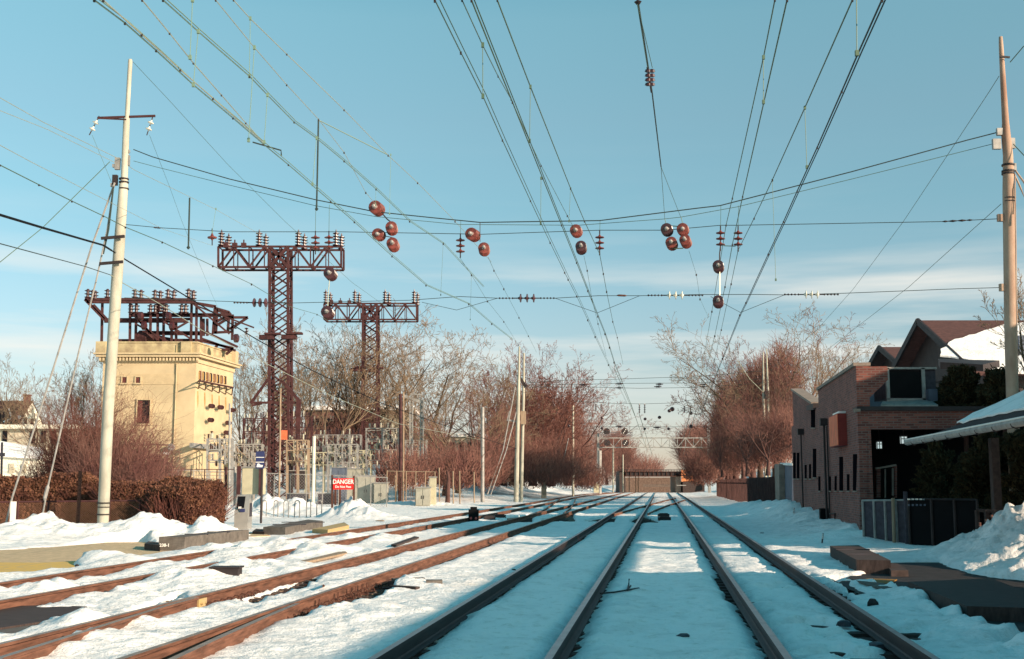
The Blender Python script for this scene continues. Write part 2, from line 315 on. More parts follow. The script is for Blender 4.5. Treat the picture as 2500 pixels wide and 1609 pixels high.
def ground_h(x,y,fine=True):
    h=0.012+0.03*fbm(x,y,0.35,3,1)
    if fine:
        lump=fbm(x,y,2.2,4,11); left=sst((RX('E',y)-x)/6.0)
        h=h+lump*(0.035+0.035*left*sst((30-y)/15))+0.045*np.maximum(fbm(x,y,6.0,3,61),0)*sst((34-y)/16)
        h=h+0.05*np.maximum(fbm(x,y,4.5,3,31),0)*sst((RX('D',y)-x+0.5)/1.5)*sst((26-y)/8)
        foot=np.maximum(0,fbm(x,y,1.6,3,51)-0.10)*0.42; h=h-foot*sst((x-RX('G',y)+0.2))*sst((30-y)/12)
    # lateral humps between the tracks, snow swept off near the heads
    for a in 'ABCDEFGH':
        d=np.abs(x-RX(a,y)); h=h-0.10*np.exp(-(d/0.16)**2)+0.035*np.exp(-((d-0.45)/0.22)**2)*(0.5+1.3*fbm(x,y,1.1,3,77))
    # clods that hide rails A/B near the crossing
    def blob(px,py,rx,ry,hh,seed=0):
        g=G(px,py); q=((x-g.x)/rx)**2+((y-g.y)/ry)**2
        return hh*np.exp(-q)*(1+0.9*fbm(x,y,2.5,3,90+seed))
    for i,b_ in enumerate([(60,1462,1.0,.6,0.12),(120,1450,0.45,0.5,0.13),(190,1540,.5,.4,.16),(235,1570,.6,.4,.13),(310,1532,.5,.25,.12),(120,1595,.6,.3,.1),
        (250,1372,.7,.6,.14),(300,1382,.6,.6,.12),(520,1350,.8,.8,.12),(300,1376,1.0,.5,.08),(540,1362,1.2,1.0,.14),(650,1350,1.6,1.2,.16),(560,1392,1.8,1.5,.18),(770,1352,1.5,1.4,.16),(700,1327,1,1,.12),
        (880,1318,1.5,1.6,.16),(500,1425,1.0,1.0,.12),(430,1430,1.0,1.0,.10),(860,1500,1.5,1.0,.09),(1000,1430,1.2,1,.09)]): h=h+blob(*b_,seed=i)
    # plough piles on the left
    pts=[(-40,1300),(0,1291),(60,1272),(110,1268),(150,1279),(200,1282),(240,1286),(300,1277),(355,1265),(400,1276),(450,1289),(474,1291),(503,1277),(540,1287),(570,1296)]
    Yc=37.0; xs=[P(a,b_,Yc).x for a,b_ in pts]; zs=[max(0,P(a,b_,Yc).z) for a,b_ in pts]
    hh=np.interp(x,xs,zs,right=0); yc=Yc+0.0*x; ch=1+0.9*np.maximum(fbm(x,y,3.6,3,71),-.2); hh=hh*(.75+.35*ch); w=np.where(y<yc,np.interp(x,[xs[0],xs[7],xs[-1]],[4.2,2.6,1.6]),2.2)
    h=h+hh*np.exp(-((y-yc)/w)**2*1.5)*(1+0.5*fbm(x,y,1.4,4,5))*sst((-8.3-x)*1.0+0.6)
    # behind the rack and beside the danger sign
    for px,Y,rx,ry,hh in ((862,60,1.1,1.3,1.05),(905,58,1.6,1.2,.4),(640,66,3.0,1.5,.55),(720,66,2.5,1.5,.45),(780,64,1.5,1,.3),(585,62,1.5,1.5,.5),(1010,95,4,2,.3)):
        X=(px-1250)/F*Y; h=h+hh*np.exp(-(((x-X)/rx)**2+((y-Y)/ry)**2))*(1+0.7*fbm(x,y,1.8,4,6))
    # right: pile beside the crossing, bank along the brick wall
    for X,Y,rx,ry,hh in ((11.3,26.3,1.3,2.4,.92),(13.6,25.5,2.2,2.6,.95),(10.1,24.0,.9,1.6,.30),(9.6,21.6,1.0,1.2,.25)):
        h=h+hh*np.exp(-(((x-X)/rx)**2+((y-Y)/ry)**2))*(1+0.45*fbm(x,y,1.6,4,8)+0.35*np.abs(fbm(x,y,4.2,3,72)))
    wall=5.74+0.135*y; d=x-wall; h=h+np.interp(y,[30,36,57,75,100],[0,.30,.75,.6,.2])*np.exp(-((np.minimum(d,0)+0.0)/1.5)**2)*(1+0.5*fbm(x,y,1.1,4,9))*sst((y-33)/4)
    # rim of snow pushed up between rail H and the crossing slabs
    d=x-(RX('H',y)+1.5); h=h+0.14*np.exp(-(d/0.7)**2)*sst((24-y)/6)*(1+1.5*fbm(x,y,2.0,4,10))
    # railway banks farther on
    dl=RX('A',y)-x; h=h+sst((dl-7)/13)*3.4*sst((y-120)/50)*(1+0.5*fbm(x,y,0.25,4,12))+0.45*sst((dl-2.5)/4)*sst((y-85)/50)
    dr=x-RX('H',y); h=h+sst((dr-7)/12)*3.6*sst((y-95)/45)*(1+0.5*fbm(x,y,0.25,4,13))
    h=h-3.0*sst((y-262)/40)
    # bare ground
    ex=0.20*fbm(x,y,1.5,4,20)
    for pl,dep in ((ASPH_L,0.05),(ASPH_R,0.02),(TIMB_L,0.05)):
        m=polydist(x,y,pl)+ex*1.2; h=h*(1-sst(-m/0.12+0.3))-0.06*sst(-m/0.12+0.3)
    for pl in MELT:
        m=polydist(x,y,pl)+ex*0.5; h=h-0.23*sst(-m/0.10+0.5)
    return h
def axis(segs):
    o=[]
    for a,b_,st in segs:
        n=max(1,int(round((b_-a)/st))); o+=list(np.linspace(a,b_,n,endpoint=False))
    return np.array(o+[segs[-1][1]])
gx=axis([(-900,-200,60),(-200,-60,6),(-60,-20,0.7),(-20,-11,0.12),(-11,12,0.062),(12,20,0.25),(20,60,0.8),(60,200,6),(200,900,60)])
gy=axis([(-60,2,6),(2,9,0.5),(9,24,0.06),(24,42,0.11),(42,80,0.25),(80,270,1.2),(270,330,6),(330,1800,90)])
XX,YY=np.meshgrid(gx,gy); ZZ=ground_h(XX,YY)
V=np.stack([XX,YY,ZZ],-1).reshape(-1,3); nx=len(gx); ny=len(gy)
i=np.arange((ny-1)*(nx-1)); r_=i//(nx-1); c_=i%(nx-1); q=r_*nx+c_
gnd=fastmesh('snow_ground',V,np.stack([q,q+1,q+1+nx,q+nx],-1),M['snow']); tag(gnd,kind='structure'); gnd.data.polygons.foreach_set('use_smooth',[True]*len(gnd.data.polygons))
def ground_at(x,y): return float(ground_h(np.array([float(x)]),np.array([float(y)]))[0])
# sheets under the snow
def sheet(name,poly,z,m,grow=0.0):
    b_=MB(); b_.poly([(p[0],p[1],z) for p in poly]); o=b_.build(name,m)
    if o.data.polygons[0].normal.z<0: o.data.flip_normals()
    return tag(o,kind='structure')
sheet('asphalt_crossing',gp([(-80,1340),(0,1336),(150,1326),(260,1317),(400,1313),(560,1300),(640,1300),(440,1350),(190,1396),(-80,1412)]),-0.012,M['asphalt'])
sheet('dark_asphalt_crossing',[(p[0],p[1]) for p in gp([(2040,1425),(2110,1385),(2160,1366),(2320,1364),(2620,1400),(2620,1609),(2440,1600),(2300,1520)])],-0.012,M['darkasphalt'])
b_=MB()
for pl in MELT: 
    cx=sum(p[0] for p in pl)/len(pl); cy=sum(p[1] for p in pl)/len(pl); b_.poly([(cx+(p[0]-cx)*1.25,cy+(p[1]-cy)*1.12,-0.085) for p in pl])
o=b_.build('ballast_bed',M['ballast']); tag(o,kind='structure')
for p_ in o.data.polygons: pass
# ballast stones in the melted strips (uncountable)
bs=MB(); rr=random.Random(3)
for k,pl in enumerate(MELT[:3]+[MELT[-1]]):
    xs=[p[0] for p in pl]; ys=[p[1] for p in pl]; n=[900,420,260,120][k]
    for _ in range(n):
        x=rr.uniform(min(xs),max(xs)); y=rr.uniform(min(ys),max(ys))
        if polydist(np.array([x]),np.array([y]),pl)[0]>0.05: continue
        s=rr.uniform(0.018,0.042); bs.box((x,y,-0.075+s*0.4),(s*rr.uniform(1,1.8),s*1.2,s),rz=rr.uniform(0,3))
tag(bs.build('ballast_stones',M['ballast']),'brown ballast stones bared where the snow has melted beside the rails','gravel',kind='stuff')
# yellow edge on the crossing
sheet('yellow_edge_marking',gp([(-40,1372),(100,1373),(190,1369),(186,1384),(100,1394),(20,1400),(-40,1396)]),-0.006,M['yellowpaint'])

# ---- rails
PROF=[(-.036,0),(.036,0),(.038,-.03),(.010,-.044),(.009,-.135),(.022,-.15),(.07,-.165),(.07,-.18),(-.07,-.18),(-.07,-.165),(-.022,-.15),(-.009,-.135),(-.010,-.044),(-.038,-.03)]
def sweep(mb,pts):
    n=len(PROF); vs=[]; k=len(pts)
    for i,p in enumerate(pts):
        d=Vector(pts[min(i+1,k-1)])-Vector(pts[max(i-1,0)]); d.z=0; d.normalize(); x=Vector((d.y,-d.x,0))
        for a,b2 in PROF: vs.append(Vector(p)+x*a+Vector((0,0,b2)))
    o=len(mb.v); mb.v.extend([tuple(v) for v in vs])
    for i in range(k-1):
        for j in range(n):
            j2=(j+1)%n; mb.f.append((o+i*n+j2,o+i*n+j,o+(i+1)*n+j,o+(i+1)*n+j2)); mb.m.append(1 if j==0 else 0)
    mb.f.append(tuple(o+j for j in range(n))); mb.m.append(0)
ysamp=np.concatenate([np.arange(4,30,1.0),np.arange(30,90,4),np.arange(90,262,10)])
def railpts(k,y0=4,y1=258): return [(float(RX(k,y)),float(y),ZR) for y in ysamp if y0<=y<=y1]
def tiemb(a,b_,y0,y1,mb,step=0.56):
    y=y0
    while y<y1:
        xa=float(RX(a,y)); xb=float(RX(b_,y)); mb.box(((xa+xb)/2,y,-0.125),(2.6,0.23,0.16),rz=-0.11); y+=step
tracks=[('AB','rusty leftmost track running past the yellow crossing edge and ticket machine'),('CD','rusty second track from the left with a switch and bared ballast'),
        ('EF','dark shaded track third from the left through the middle of the picture'),('GH','shaded rightmost track alongside the brick building')]
for (a,b_),lab in tracks:
    t=thing('railway_track',(float(RX(a,10)+RX(b_,10))/2,10,0),lab,'railway track','parallel railway tracks in the snow')
    for k in (a,b_):
        mb=MB(); sweep(mb,railpts(k)); mb.build('rail',[M['rust'],M['railhead']] if k in 'ABCD' else [M['shadedrail'],M['wornhead']],t)
    mb=MB(); tiemb(a,b_,8,60,mb); mb.build('ties',M['darkwood'],t)
    if a=='C':
        for pl in ([(-10,1612),(0,1605),(158,1556),(298,1512),(400,1480),(480,1458)],[(380,1622),(419,1609),(540,1553),(656,1502),(726,1473)]):
            mb=MB(); sweep(mb,[tuple(G(x,y,ZR-0.002)) for x,y in pl]); tag(mb.build('switch_rail',[M['rust'],M['railhead']],t),'closure rail converging with the running rail')
# crossovers
def cross(lab,pls):
    t=thing('crossover_track',G(*pls[0][0],0),lab,'railway crossover')
    for pl in pls:
        pts=[tuple(G(x,y,ZR-0.004)) for x,y in pl]; mb=MB(); sweep(mb,pts); mb.build('rail',[M['rust'],M['railhead']],t)
cross('far crossover rails linking the two leftmost tracks',[[(1292,1256),(1326,1245),(1354,1227),(1367,1217)],[(1376,1252),(1392,1240),(1400,1230),(1406,1215)]])
cross('far crossover rails linking the two right-hand tracks',[[(1500,1254),(1540,1243),(1576,1233.5),(1620,1222),(1650,1215)],[(1581,1253),(1600,1244),(1626,1234),(1674,1219)]])

# ---- rail anchors, joint bars, fittings on the second track
an=0
def anchors(k,pxs,lab):
    for px,py in pxs:
        g=G(px,py,0.0); y=g.y; x=float(RX(k,y))+0.10
        mb=MB(); mb.path([(x-.07,y,-.02),(x-.01,y,.04),(x+.05,y,.035),(x+.085,y,-.02),(x+.05,y,-.06)],.011,6); mb.box((x+.02,y,-.045),(.16,.13,.02)); mb.tube((x+.03,y+.05,-.04),(x+.03,y+.05,.015),.012,n=6)
        tag(mb.build('rail_clip',M['darkrust']),lab,'rail clip','rusty clips along the bared rail foot of the second track')
anchors('D',[(730+i*17,1520-i*6.4) for i in range(15)],'curled rusty clip at the foot of the nearer rail of the second track')
anchors('C',[(585+i*17,1478-i*4.4) for i in range(8)],'curled rusty clip by the farther rail of the second track, beyond the yellow box')
for j,px in enumerate([745,797,842,872,884,898,910]):
    t_=(px-745)/165; y=G(px,1500-62*t_,0).y; x=float(RX('D',y))+.06
    mb=MB(); mb.bar((x+.01,y,-.03),(x+.02,y,.10),.05,.012,up=Vector((1,0,0))); mb.box((x+.05,y,-.03),(.10,.06,.02))
    tag(mb.build('rail_brace',M['darkrust']),'upright rusty brace plate against the right rail of the second track','rail brace','rusty brace plates on the second track')
y=G(540,1480,0).y; x=float(RX('C',y))+.03
mb=MB(); mb.box((x,y,.05),(.05,.30,.11),rz=-.11); mb.tube((x+.02,y-.08,.04),(x+.05,y-.08,.04),.015,n=8); mb.tube((x+.02,y+.08,.04),(x+.05,y+.08,.04),.015,n=8)
tag(mb.build('bond_box',M['tanpaint']),'small yellow bond box bolted to the web of the second track rail','junction box')
y=G(480,1490,0).y; x=float(RX('C',y))+.03
mb=MB(); mb.box((x,y,.045),(.025,.45,.085),rz=-.11)
for s_ in(-.16,-.05,.06,.17): mb.tube((x+.01-.11*s_,y+s_,.045),(x+.045-.11*s_,y+s_,.045),.018,n=6)
tag(mb.build('joint_bar',M['rust']),'bolted rusty joint bar on the left rail of the second track','joint bar')
# switch rods, box and timbers
def box_thing(name,c,d,rz,m,lab,cat,extra=None,group=None):
    t=thing(name,(c[0],c[1],c[2]-d[2]/2),lab,cat,group); mb=MB(); mb.box(c,d,rz=rz); mb.build('body',m,t)
    if extra: extra(t)
    return t
g=G(552,1424)
def ex(t):
    mb=MB(); mb.box((g.x,g.y,.27),(.52,.36,.025)); mb.build('lid',M['metaldark'],t)
    mb=MB(); mb.path([(g.x-.12,g.y-.19,.17),(g.x-.14,g.y-.20,.11),(g.x-.09,g.y-.2,.08)],.014,6); mb.build('label_mark',M['signwhite'],t)
box_thing('track_box',(g.x,g.y,.12),(.46,.32,.28),0,M['metaldark'],'small black box with a lid in the snow between the two left tracks','equipment box',ex)
t=thing('switch_machine',G(1020,1425),'wood-capped switch machine lying in snow beside the second track','switch machine')
a=G(958,1421,.06); b2=G(1035,1419,.06); mb=MB(); mb.bar(a,b2,.16,.12); mb.build('housing',M['concrete'],t)
a=G(950,1424,.05); b2=G(1045,1427,.05); mb=MB(); mb.bar(a,b2,.10,.08); mb.build('rod_cover',M['darkwood'],t)
mb=MB(); mb.tube(G(1040,1424,.06),G(1100,1422,.06),.014); mb.build('rod',M['metaldark'],t)
mb=MB(); mb.box(G(1060,1426,.07),(.26,.22,.13),rz=.1); mb.build('motor_case',M['concrete'],t)
mb=MB(); mb.bar(G(955,1434,.04),G(1020,1438,.04),.10,.07); tag(mb.build('timber_end',M['darkwood']),'short dark timber end poking from the snow below the switch machine','timber')
mb=MB(); mb.bar(G(745,1429,.03),G(840,1432,.03),.06,.04); mb.tube(G(790,1430,.03),G(790,1430,.14),.02); tag(mb.build('switch_rod',M['darkrust']),'rusty switch rod crossing between the rails of the second track','switch rod')
def plank(pts,th,m,lab,cat='board',name='snowy_board'):
    mb=MB(); mb.slab([G(a_,b2,.05+th) for a_,b2 in pts],(0,0,-th)); tag(mb.build(name,m),lab,cat)
plank([(703,1376),(720,1377),(848,1349),(840,1344)],.05,M['wood'],'long pale board lying in the snow left of the second track')
plank([(955,1329),(968,1330),(1023,1311),(1012,1309)],.05,M['darkwood'],'short dark board lying in the snow beyond the long pale board')
mb=MB(); mb.slab([(p[0],p[1],.03) for p in gp([(-70,1484),(150,1484),(212,1486),(180,1500),(100,1524),(-70,1550)])],(0,0,-.10)); tag(mb.build('crossing_timber',M['darkwood']),'dark wet timber crossing deck at the lower left corner','crossing panel')
mb=MB(); mb.slab([(p[0],p[1],.012) for p in gp([(212,1487),(222,1488),(60,1545),(-70,1575),(-70,1551),(100,1525),(180,1501)])],(0,0,-.10)); tag(mb.build('crossing_edge',M['concrete']),'grey concrete edge strip beside the dark timber crossing deck','kerb')

# ---- slabs
def slabthing(near_l,near_r,far_l,far_r,z,lab,m=None,m2=None,name='concrete_slab',group=None,lines=True):
    # ground-plane pixels of the four bottom corners
    q=[G(*near_l),G(*near_r),G(*far_r),G(*far_l)]; t=thing(name,((q[0].x+q[1].x)/2,(q[0].y+q[1].y)/2,0),lab,'crossing panel',group)
    mb=MB(); mb.prism([(p.x,p.y) for p in q],-.1,z); mb.build('panel',m or M['concrete'],t)
    mb=MB()
    for f in (.33,.66): 
        a_=q[0].lerp(q[3],f); b2=q[1].lerp(q[2],f); mb.box(((a_.x+b2.x)/2,(a_.y+b2.y)/2,z+.003),((b2-a_).length+.02,.03,.03))
    mb.build('strap',M['darkgrey'],t); return q,z,t
slabthing((387,1343),(450,1343),(560,1322),(607,1320),.33,'long grey concrete panel stack nearest the left crossing',group='concrete panels by the left platform')
mb=MB(); mb.prism([tuple(p) for p in gp([(352,1341),(390,1345),(395,1338),(362,1334)])],-.1,.14); tag(mb.build('concrete_step',M['darkwood']),'low dark block at the near end of the long concrete panel stack','block')
slabthing((642,1306),(696,1307),(752,1284),(788,1288),.26,'shorter dark banded concrete panel stack below the bike rack',group='concrete panels by the left platform')
mb=MB(); mb.prism([tuple(p) for p in gp([(616,1306),(645,1307),(650,1301),(625,1299)])],-.1,.12); tag(mb.build('concrete_step',M['darkwood']),'low dark block at the near end of the banded panel stack','block')
mb=MB(); mb.prism([tuple(p) for p in gp([(762,1303),(800,1305),(852,1293),(840,1285)])],-.1,.16); tag(mb.build('platform_edge',M['tanpaint']),'yellow painted panel edge beside the leftmost track','platform edge')
mb=MB(); mb.slab([G(535,1313,.03),G(660,1308,.03),G(640,1299,.03),G(560,1303,.03)],(0,0,-.05)); tag(mb.build('crossing_pad',M['asphalt']),'flat tan crossing pad between the two panel stacks','crossing panel')
slabthing((2092,1398),(2176,1400),(2027,1358),(2097,1356),.24,'sunlit wooden-topped crossing panel in front of the brick building',m=M['darkwood'])
mb=MB(); mb.prism([tuple(p) for p in gp([(2176,1406),(2218,1406),(2192,1388),(2160,1388)])],-.1,.10); tag(mb.build('concrete_step',M['darkwood']),'low black step beside the sunlit crossing panel on the right','block')
mb=MB(); mb.prism([tuple(p) for p in gp([(2362,1512),(2620,1520),(2420,1436),(2218,1446)])],-.15,.16); mb.build
o=mb.build('crossing_deck',M['darkwood']); tag(o,'large dark crossing panel at the lower right edge','crossing panel')
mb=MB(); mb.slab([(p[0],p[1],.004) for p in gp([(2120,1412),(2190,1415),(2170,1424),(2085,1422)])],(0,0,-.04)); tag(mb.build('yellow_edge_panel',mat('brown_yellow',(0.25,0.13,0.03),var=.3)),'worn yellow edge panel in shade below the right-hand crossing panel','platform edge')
plank([(2090,1417),(2155,1423),(2200,1436),(2180,1444),(2130,1430)],.03,M['concrete'],'shaded stone kerb at the foot of the right-hand crossing','kerb','kerb_stone')
# stakes
for (bx,by,tx,ty),lab in (((1933,1282,1939,1240),'tall dark reflector stake leaning by the drainpipe'),((2005,1328,2010,1302),'short striped stake in snow before the brick building')):
    g=G(bx,by); Y=g.y; t=thing('marker_stake',(g.x,Y,0),lab,'stake'); a_=Vector((g.x,Y,-.1)); b2=P(tx,ty,Y)
    mb=MB(); mb.bar(a_,b2,.07,.03); mb.build('post',M['darkgrey'],t); mb=MB()
    for i in range(5):
        p=a_.lerp(b2,.62+.075*i); mb.bar(p,p+(b2-a_)*.035,.078,.04)
    mb.build('reflective_band',M['signwhite'],t)
# small bits lying about
def lumpy(px,py,s,m,lab,cat='stone',name='stone',h=.5,z=0.02):
    g=G(px,py,z); mb=MB(); r2=random.Random(px); n=7; 
    ring=lambda k,zz:[(g.x+math.cos(i*6.283/n)*s*k*r2.uniform(.7,1.2),g.y+math.sin(i*6.283/n)*s*k*r2.uniform(.7,1.2),z+zz) for i in range(n)]
    vs=ring(1,-.03)+ring(.95,s*h*.5)+ring(.5,s*h); mb.add(vs,[(i,(i+1)%n,(i+1)%n+n,i+n) for i in range(n)]+[(i+n,(i+1)%n+n,(i+1)%n+2*n,i+2*n) for i in range(n)]+[tuple(range(2*n,3*n))])
    tag(mb.build(name,m),lab,cat)
for a_ in ((2131,1480,.09,M['metaldark'],'dark round stone on the snow right of the rightmost rail','stone','stone',1.1),
           (1861,1303,.10,M['darkgrey'],'dark flat clod on snow right of the rightmost rail','stone','stone',.4),
           (1670,1555,.09,M['darkgrey'],'small dark stick and stone in the snow between the two right tracks','stone','stone',.4),
           (1404,1422,.05,M['darkgrey'],'tiny dark pebble in the snow left of the twig','stone','stone',.4),
           (2060,1522,.09,M['darkgrey'],'dark clod half buried between the rails of the rightmost track','stone','stone',.4),
           (2140,1575,.08,M['darkgrey'],'dark clod near the bottom between the rails of the rightmost track','stone','stone',.4),
           (1254,1392,.05,M['metaldark'],'small dark chip beside the left rail of the middle track','stone','stone',.5),
           (925,1253,.30,M['wood'],'tan scrap lying on snow right of the danger sign','scrap','wood_scrap',.25),
           (928,1272,.26,M['wood'],'smaller tan scrap nearer the leftmost track','scrap','wood_scrap',.15),
           (188,1383,.05,M['metaldark'],'small dark knob at the end of the yellow crossing edge','bolt','bolt',.9)): lumpy(*a_[:5],cat=a_[5],name=a_[6],h=a_[7])
t=thing('fallen_twig',G(1530,1440,.02),'dark fallen twig standing up from the snow between the middle rails','twig')
mb=MB()
for l in ([(1465,1449,.03),(1500,1446,.04),(1530,1441,.05),(1560,1436,.05)],[(1532,1441,.05),(1535,1428,.10),(1536,1413,.16)],[(1530,1441,.04),(1540,1430,.08)],[(1530,1441,.03),(1545,1441,.03)]):
    Y=G(1530,1440).y; mb.path([P(a_,b2,Y-.0) if b2<1436 else G(a_,b2,z) for a_,b2,z in l],[.014]*len(l),5)
mb.build('branch',M['metaldark'],t)
# ---------------------------------------------------------------- main catenary poles and cross spans
YS=lambda px:38-(px-285)/2175*4.5
def pole(name,pts,Y,radpx,base_z,m,lab,cat='pole'):
    v=[P(a,b_,Y) for a,b_ in pts]; r=[w/2/F*Y for w in radpx]
    b0=v[0]+(v[0]-v[1])*((v[0].z-base_z)/max(.01,(v[1].z-v[0].z))); v=[b0]+v; r=[r[0]]+r
    t=thing(name,(b0.x,b0.y,max(0,base_z)),lab,cat); mb=MB(); mb.path(v,r,16); mb.build('shaft',m,t,smooth=True); return t,v
tl,vl=pole('catenary_pole',[(252,1260),(264,1000),(284,700),(291,600),(302,450),(303,448),(309,290),(310,288),(318,150),(318,145)],38,[27,27,27,27,22,17,16,11,11,9],-.2,M['polepaint'],'tall cream catenary pole at left with a small crossarm near its top')
tr_,vr=pole('catenary_pole',[(2476,1100),(2471,940),(2467,800),(2462,470),(2461,380),(2456,330),(2455,300),(2449,200),(2444,110),(2443,90)],33.5,[29,29,29,28,24,22,17,14,11,9],-.2,M['polerust'],'tall rust-streaked catenary pole at the right edge')
def clampbox(t,px,py,Y,w,h,m=None,name='pole_clamp',d=None):
    p=P(px,py,Y); mb=MB(); mb.box(p,(w/F*Y,(d or w)/F*Y,h/F*Y)); mb.build(name,m or M['greysteel'],t)
def ring(t,px,py,Y,rpx,h,m=None,name='pole_band'):
    p=P(px,py,Y); r=rpx/F*Y; hh=h/F*Y; mb=MB(); mb.lathe(p-Vector((0,0,hh/2)),(0,0,1),[(0,r),(0,r*1.12),(hh,r*1.12),(hh,r)],14); mb.build(name,m or M['metaldark'],t)
for y_ in (437,445,461): ring(tl,302.5,y_,38,11,3)
clampbox(tl,287,400,38,12,30,M['greysteel'],d=10); clampbox(tl,281,440,38,12,26,M['metaldark'],d=10); clampbox(tl,279,405,38,8,8); clampbox(tl,275,452,38,9,9)
clampbox(tl,314,370,38,6,8); clampbox(tl,314,392,38,6,26)
mb=MB()
a_,b2=P(238,288,38),P(379,283,38); mb.bar(a_,b2,.055,.07); mb.bar(P(240,289,37.8),P(308,292,37.8),.03,.04); mb.build('crossarm',M['redsteel'],tl)
for yy,x0,x1 in ((580,247,304),(642,243,300)):
    mb=MB(); mb.bar(P(x0,yy+2,37.7),P(x1,yy-3,37.7),.07,.09); mb.build('bracket_arm',M['metaldark'],tl)
ring(tl,253,1228,38,14,3); ring(tl,253,1238,38,14,2); ring(tl,252,1256,38,14,3)
for y_ in (403,418,424): ring(tr_,2461,y_,33.5,14,4)
ring(tr_,2464,484,33.5,14,3); ring(tr_,2464,492,33.5,14,2)
clampbox(tr_,2433,352,33.5,20,26,M['greysteel'],d=10); clampbox(tr_,2440,322,33.5,14,18,M['greysteel'],d=10); clampbox(tr_,2470,350,33.5,14,26,M['greysteel'],d=10); clampbox(tr_,2474,408,33.5,12,18,M['greysteel'],d=10)
clampbox(tr_,2442,532,33.5,14,18,M['polerust'],d=10); clampbox(tr_,2447,702,33.5,14,18,M['polerust'],d=10)
mb=MB(); mb.bar(P(2441,138,33.3),P(2465,140,33.3),.05,.05); mb.build('crossarm',M['metaldark'],tr_)

wn=0
def wire(pts3,r,m,lab,clamps=False,cat='wire',name='wire',group=None):
    t=thing(name,pts3[0],lab,cat,group); mb=MB(); mb.path(pts3,r,6); mb.build('conductor',m,t)
    if clamps:
        for p in pts3[1:-1]:
            s=min(.06,max(.022,.0013*p.y)); mb=MB(); mb.box(p-Vector((0,0,s*.3)),(s*.8,s,s*1.2)); mb.build('clamp',M['metaldark'],t)
    return t
def ws(l,dY=0): return [P(a,b_,YS(a)+dY) for a,b_ in l]
wire(ws([(326,365),(372,383),(560,437),(772,488),(915.6,517),(1060,532),(1172,543),(1463.6,538.6),(1700,508.6),(1758,502),(2080,419),(2362,342),(2436,323)]),.017,M['wiredark'],'heavy upper cross-span cable between the two tall poles',False,'cross-span wire')
wire(ws([(326,393),(379,407),(560,452),(769,502),(915.6,528.6),(1120,548),(1412,550),(1623,534.5),(1662.7,530),(1800,505),(2080,437),(2334,374),(2425,351)],.15),.009,M['wire'],'thinner cross-span cable just under the heavy upper one',False,'cross-span wire')
t=wire(ws([(306,548),(389,556),(560,566),(833,566),(1123,571),(1175,572),(1465,562),(1624,562),(1760,550),(1802,550),(2300,541),(2442,534)],.05),.011,M['wiredark'],'nearly level steady cable the insulators hang from',False,'cross-span wire')
for x0,y0,x1,y1 in ((375,555,392,557),(2300,541,2375,537)):
    mb=MB(); a_=P(x0,y0,YS(x0)); b2=P(x1,y1,YS(x1)); d=(b2-a_); n=5
    mb.lathe(a_,d,[(d.length*f_,r_) for f_,r_ in ((0,.01),(.1,.03),(.2,.012),(.35,.035),(.5,.012),(.65,.035),(.8,.012),(.9,.03),(1,.01))],8); mb.build('turnbuckle',M['metaldark'],t)
t=wire(ws([(304,727),(500,734),(610,738),(705,740),(1000,733),(1122.7,724),(1215,728),(1355,728),(1460,722),(1562,722),(1710,719),(1850,719),(1915,720),(2060,716),(2340,705),(2447,702)],.1),.010,M['wiredark'],'lowest level cross-span cable with in-line strain insulators',False,'cross-span wire')
for l in ([(1215,728),(1115,757),(1030,738)],[(1355,728),(1458,764),(1562,722)],[(1735,724),(1808,763),(1915,720)]):
    mb=MB(); mb.path(ws(l,.1),.008,5); mb.build('steady_tail',M['wiredark'],t)

# insulators: discs threaded on a cap-and-pin string
def discs(t,a,b_,n,r,m,gap=None):
    d=b_-a; l=d.length
    for i in range(n):
        o=a+d*((i+.5)/n); s=l/n
        mb=MB(); mb.lathe(o-d.normalized()*s*.36,d,[(0,r*.18),(s*.18,r*.30),(s*.30,r*.42),(s*.36,r*.92),(s*.42,r),(s*.50,r*.95),(s*.52,r*.55),(s*.58,r*.28),(s*.72,r*.16)],14); mb.build('disc',m,t,smooth=False)
GDN='drum-shaped insulators seen end on'
def string(a,b_,n,r,lab,m=None,group=None,rod=None):
    t=thing('insulator_string',a,lab,'insulator',group); discs(t,a,b_,n,r,m or M['insul'])
    d=(b_-a).normalized(); mb=MB(); mb.tube(a-d*.12,b_+d*.12,.018,n=6); mb.build('pin',M['metaldark'],t)
    if group==GDN: mb=MB(); mb.lathe(a-d*.16,d,[(0,r*.12),(.03,r*.26),(.16,r*.30),(.2,r*.34)],10); mb.build('cap',M['greysteel'],t)
    return t
GI='vertical three-disc insulators on the steady cable'
for px,y0,y1,lab in ((1124,579,620,'vertical brown three-disc insulator left of the red barrel pair'),(1464,572,612,'vertical brown three-disc insulator right of centre, alone on its hanger'),
        (1759,561,603,'vertical three-disc insulator above the long hanging drum insulators'),(1802,561,603,'vertical three-disc insulator rightmost on the steady cable'),
        (770,573,612,'vertical insulator hanging in front of the nearer lattice tower, left one'),(803,573,610,'vertical insulator hanging in front of the nearer lattice tower, right one')):
    Y=YS(px); t=string(P(px,y0,Y),P(px,y1,Y),3,11.5/F*Y,lab,group=GI); mb=MB(); mb.tube(P(px,y0,Y),P(px+1,(539 if px<1500 else 502) if px>1000 else 500,Y),.007,n=5); mb.build('hanger',M['wire'],t)
t=string(P(518,567,YS(518)),P(518,590,YS(518)),1,12/F*37,'single-disc insulator hanging left of the nearer lattice tower',group=GI)
GD='drum-shaped insulators seen end on'
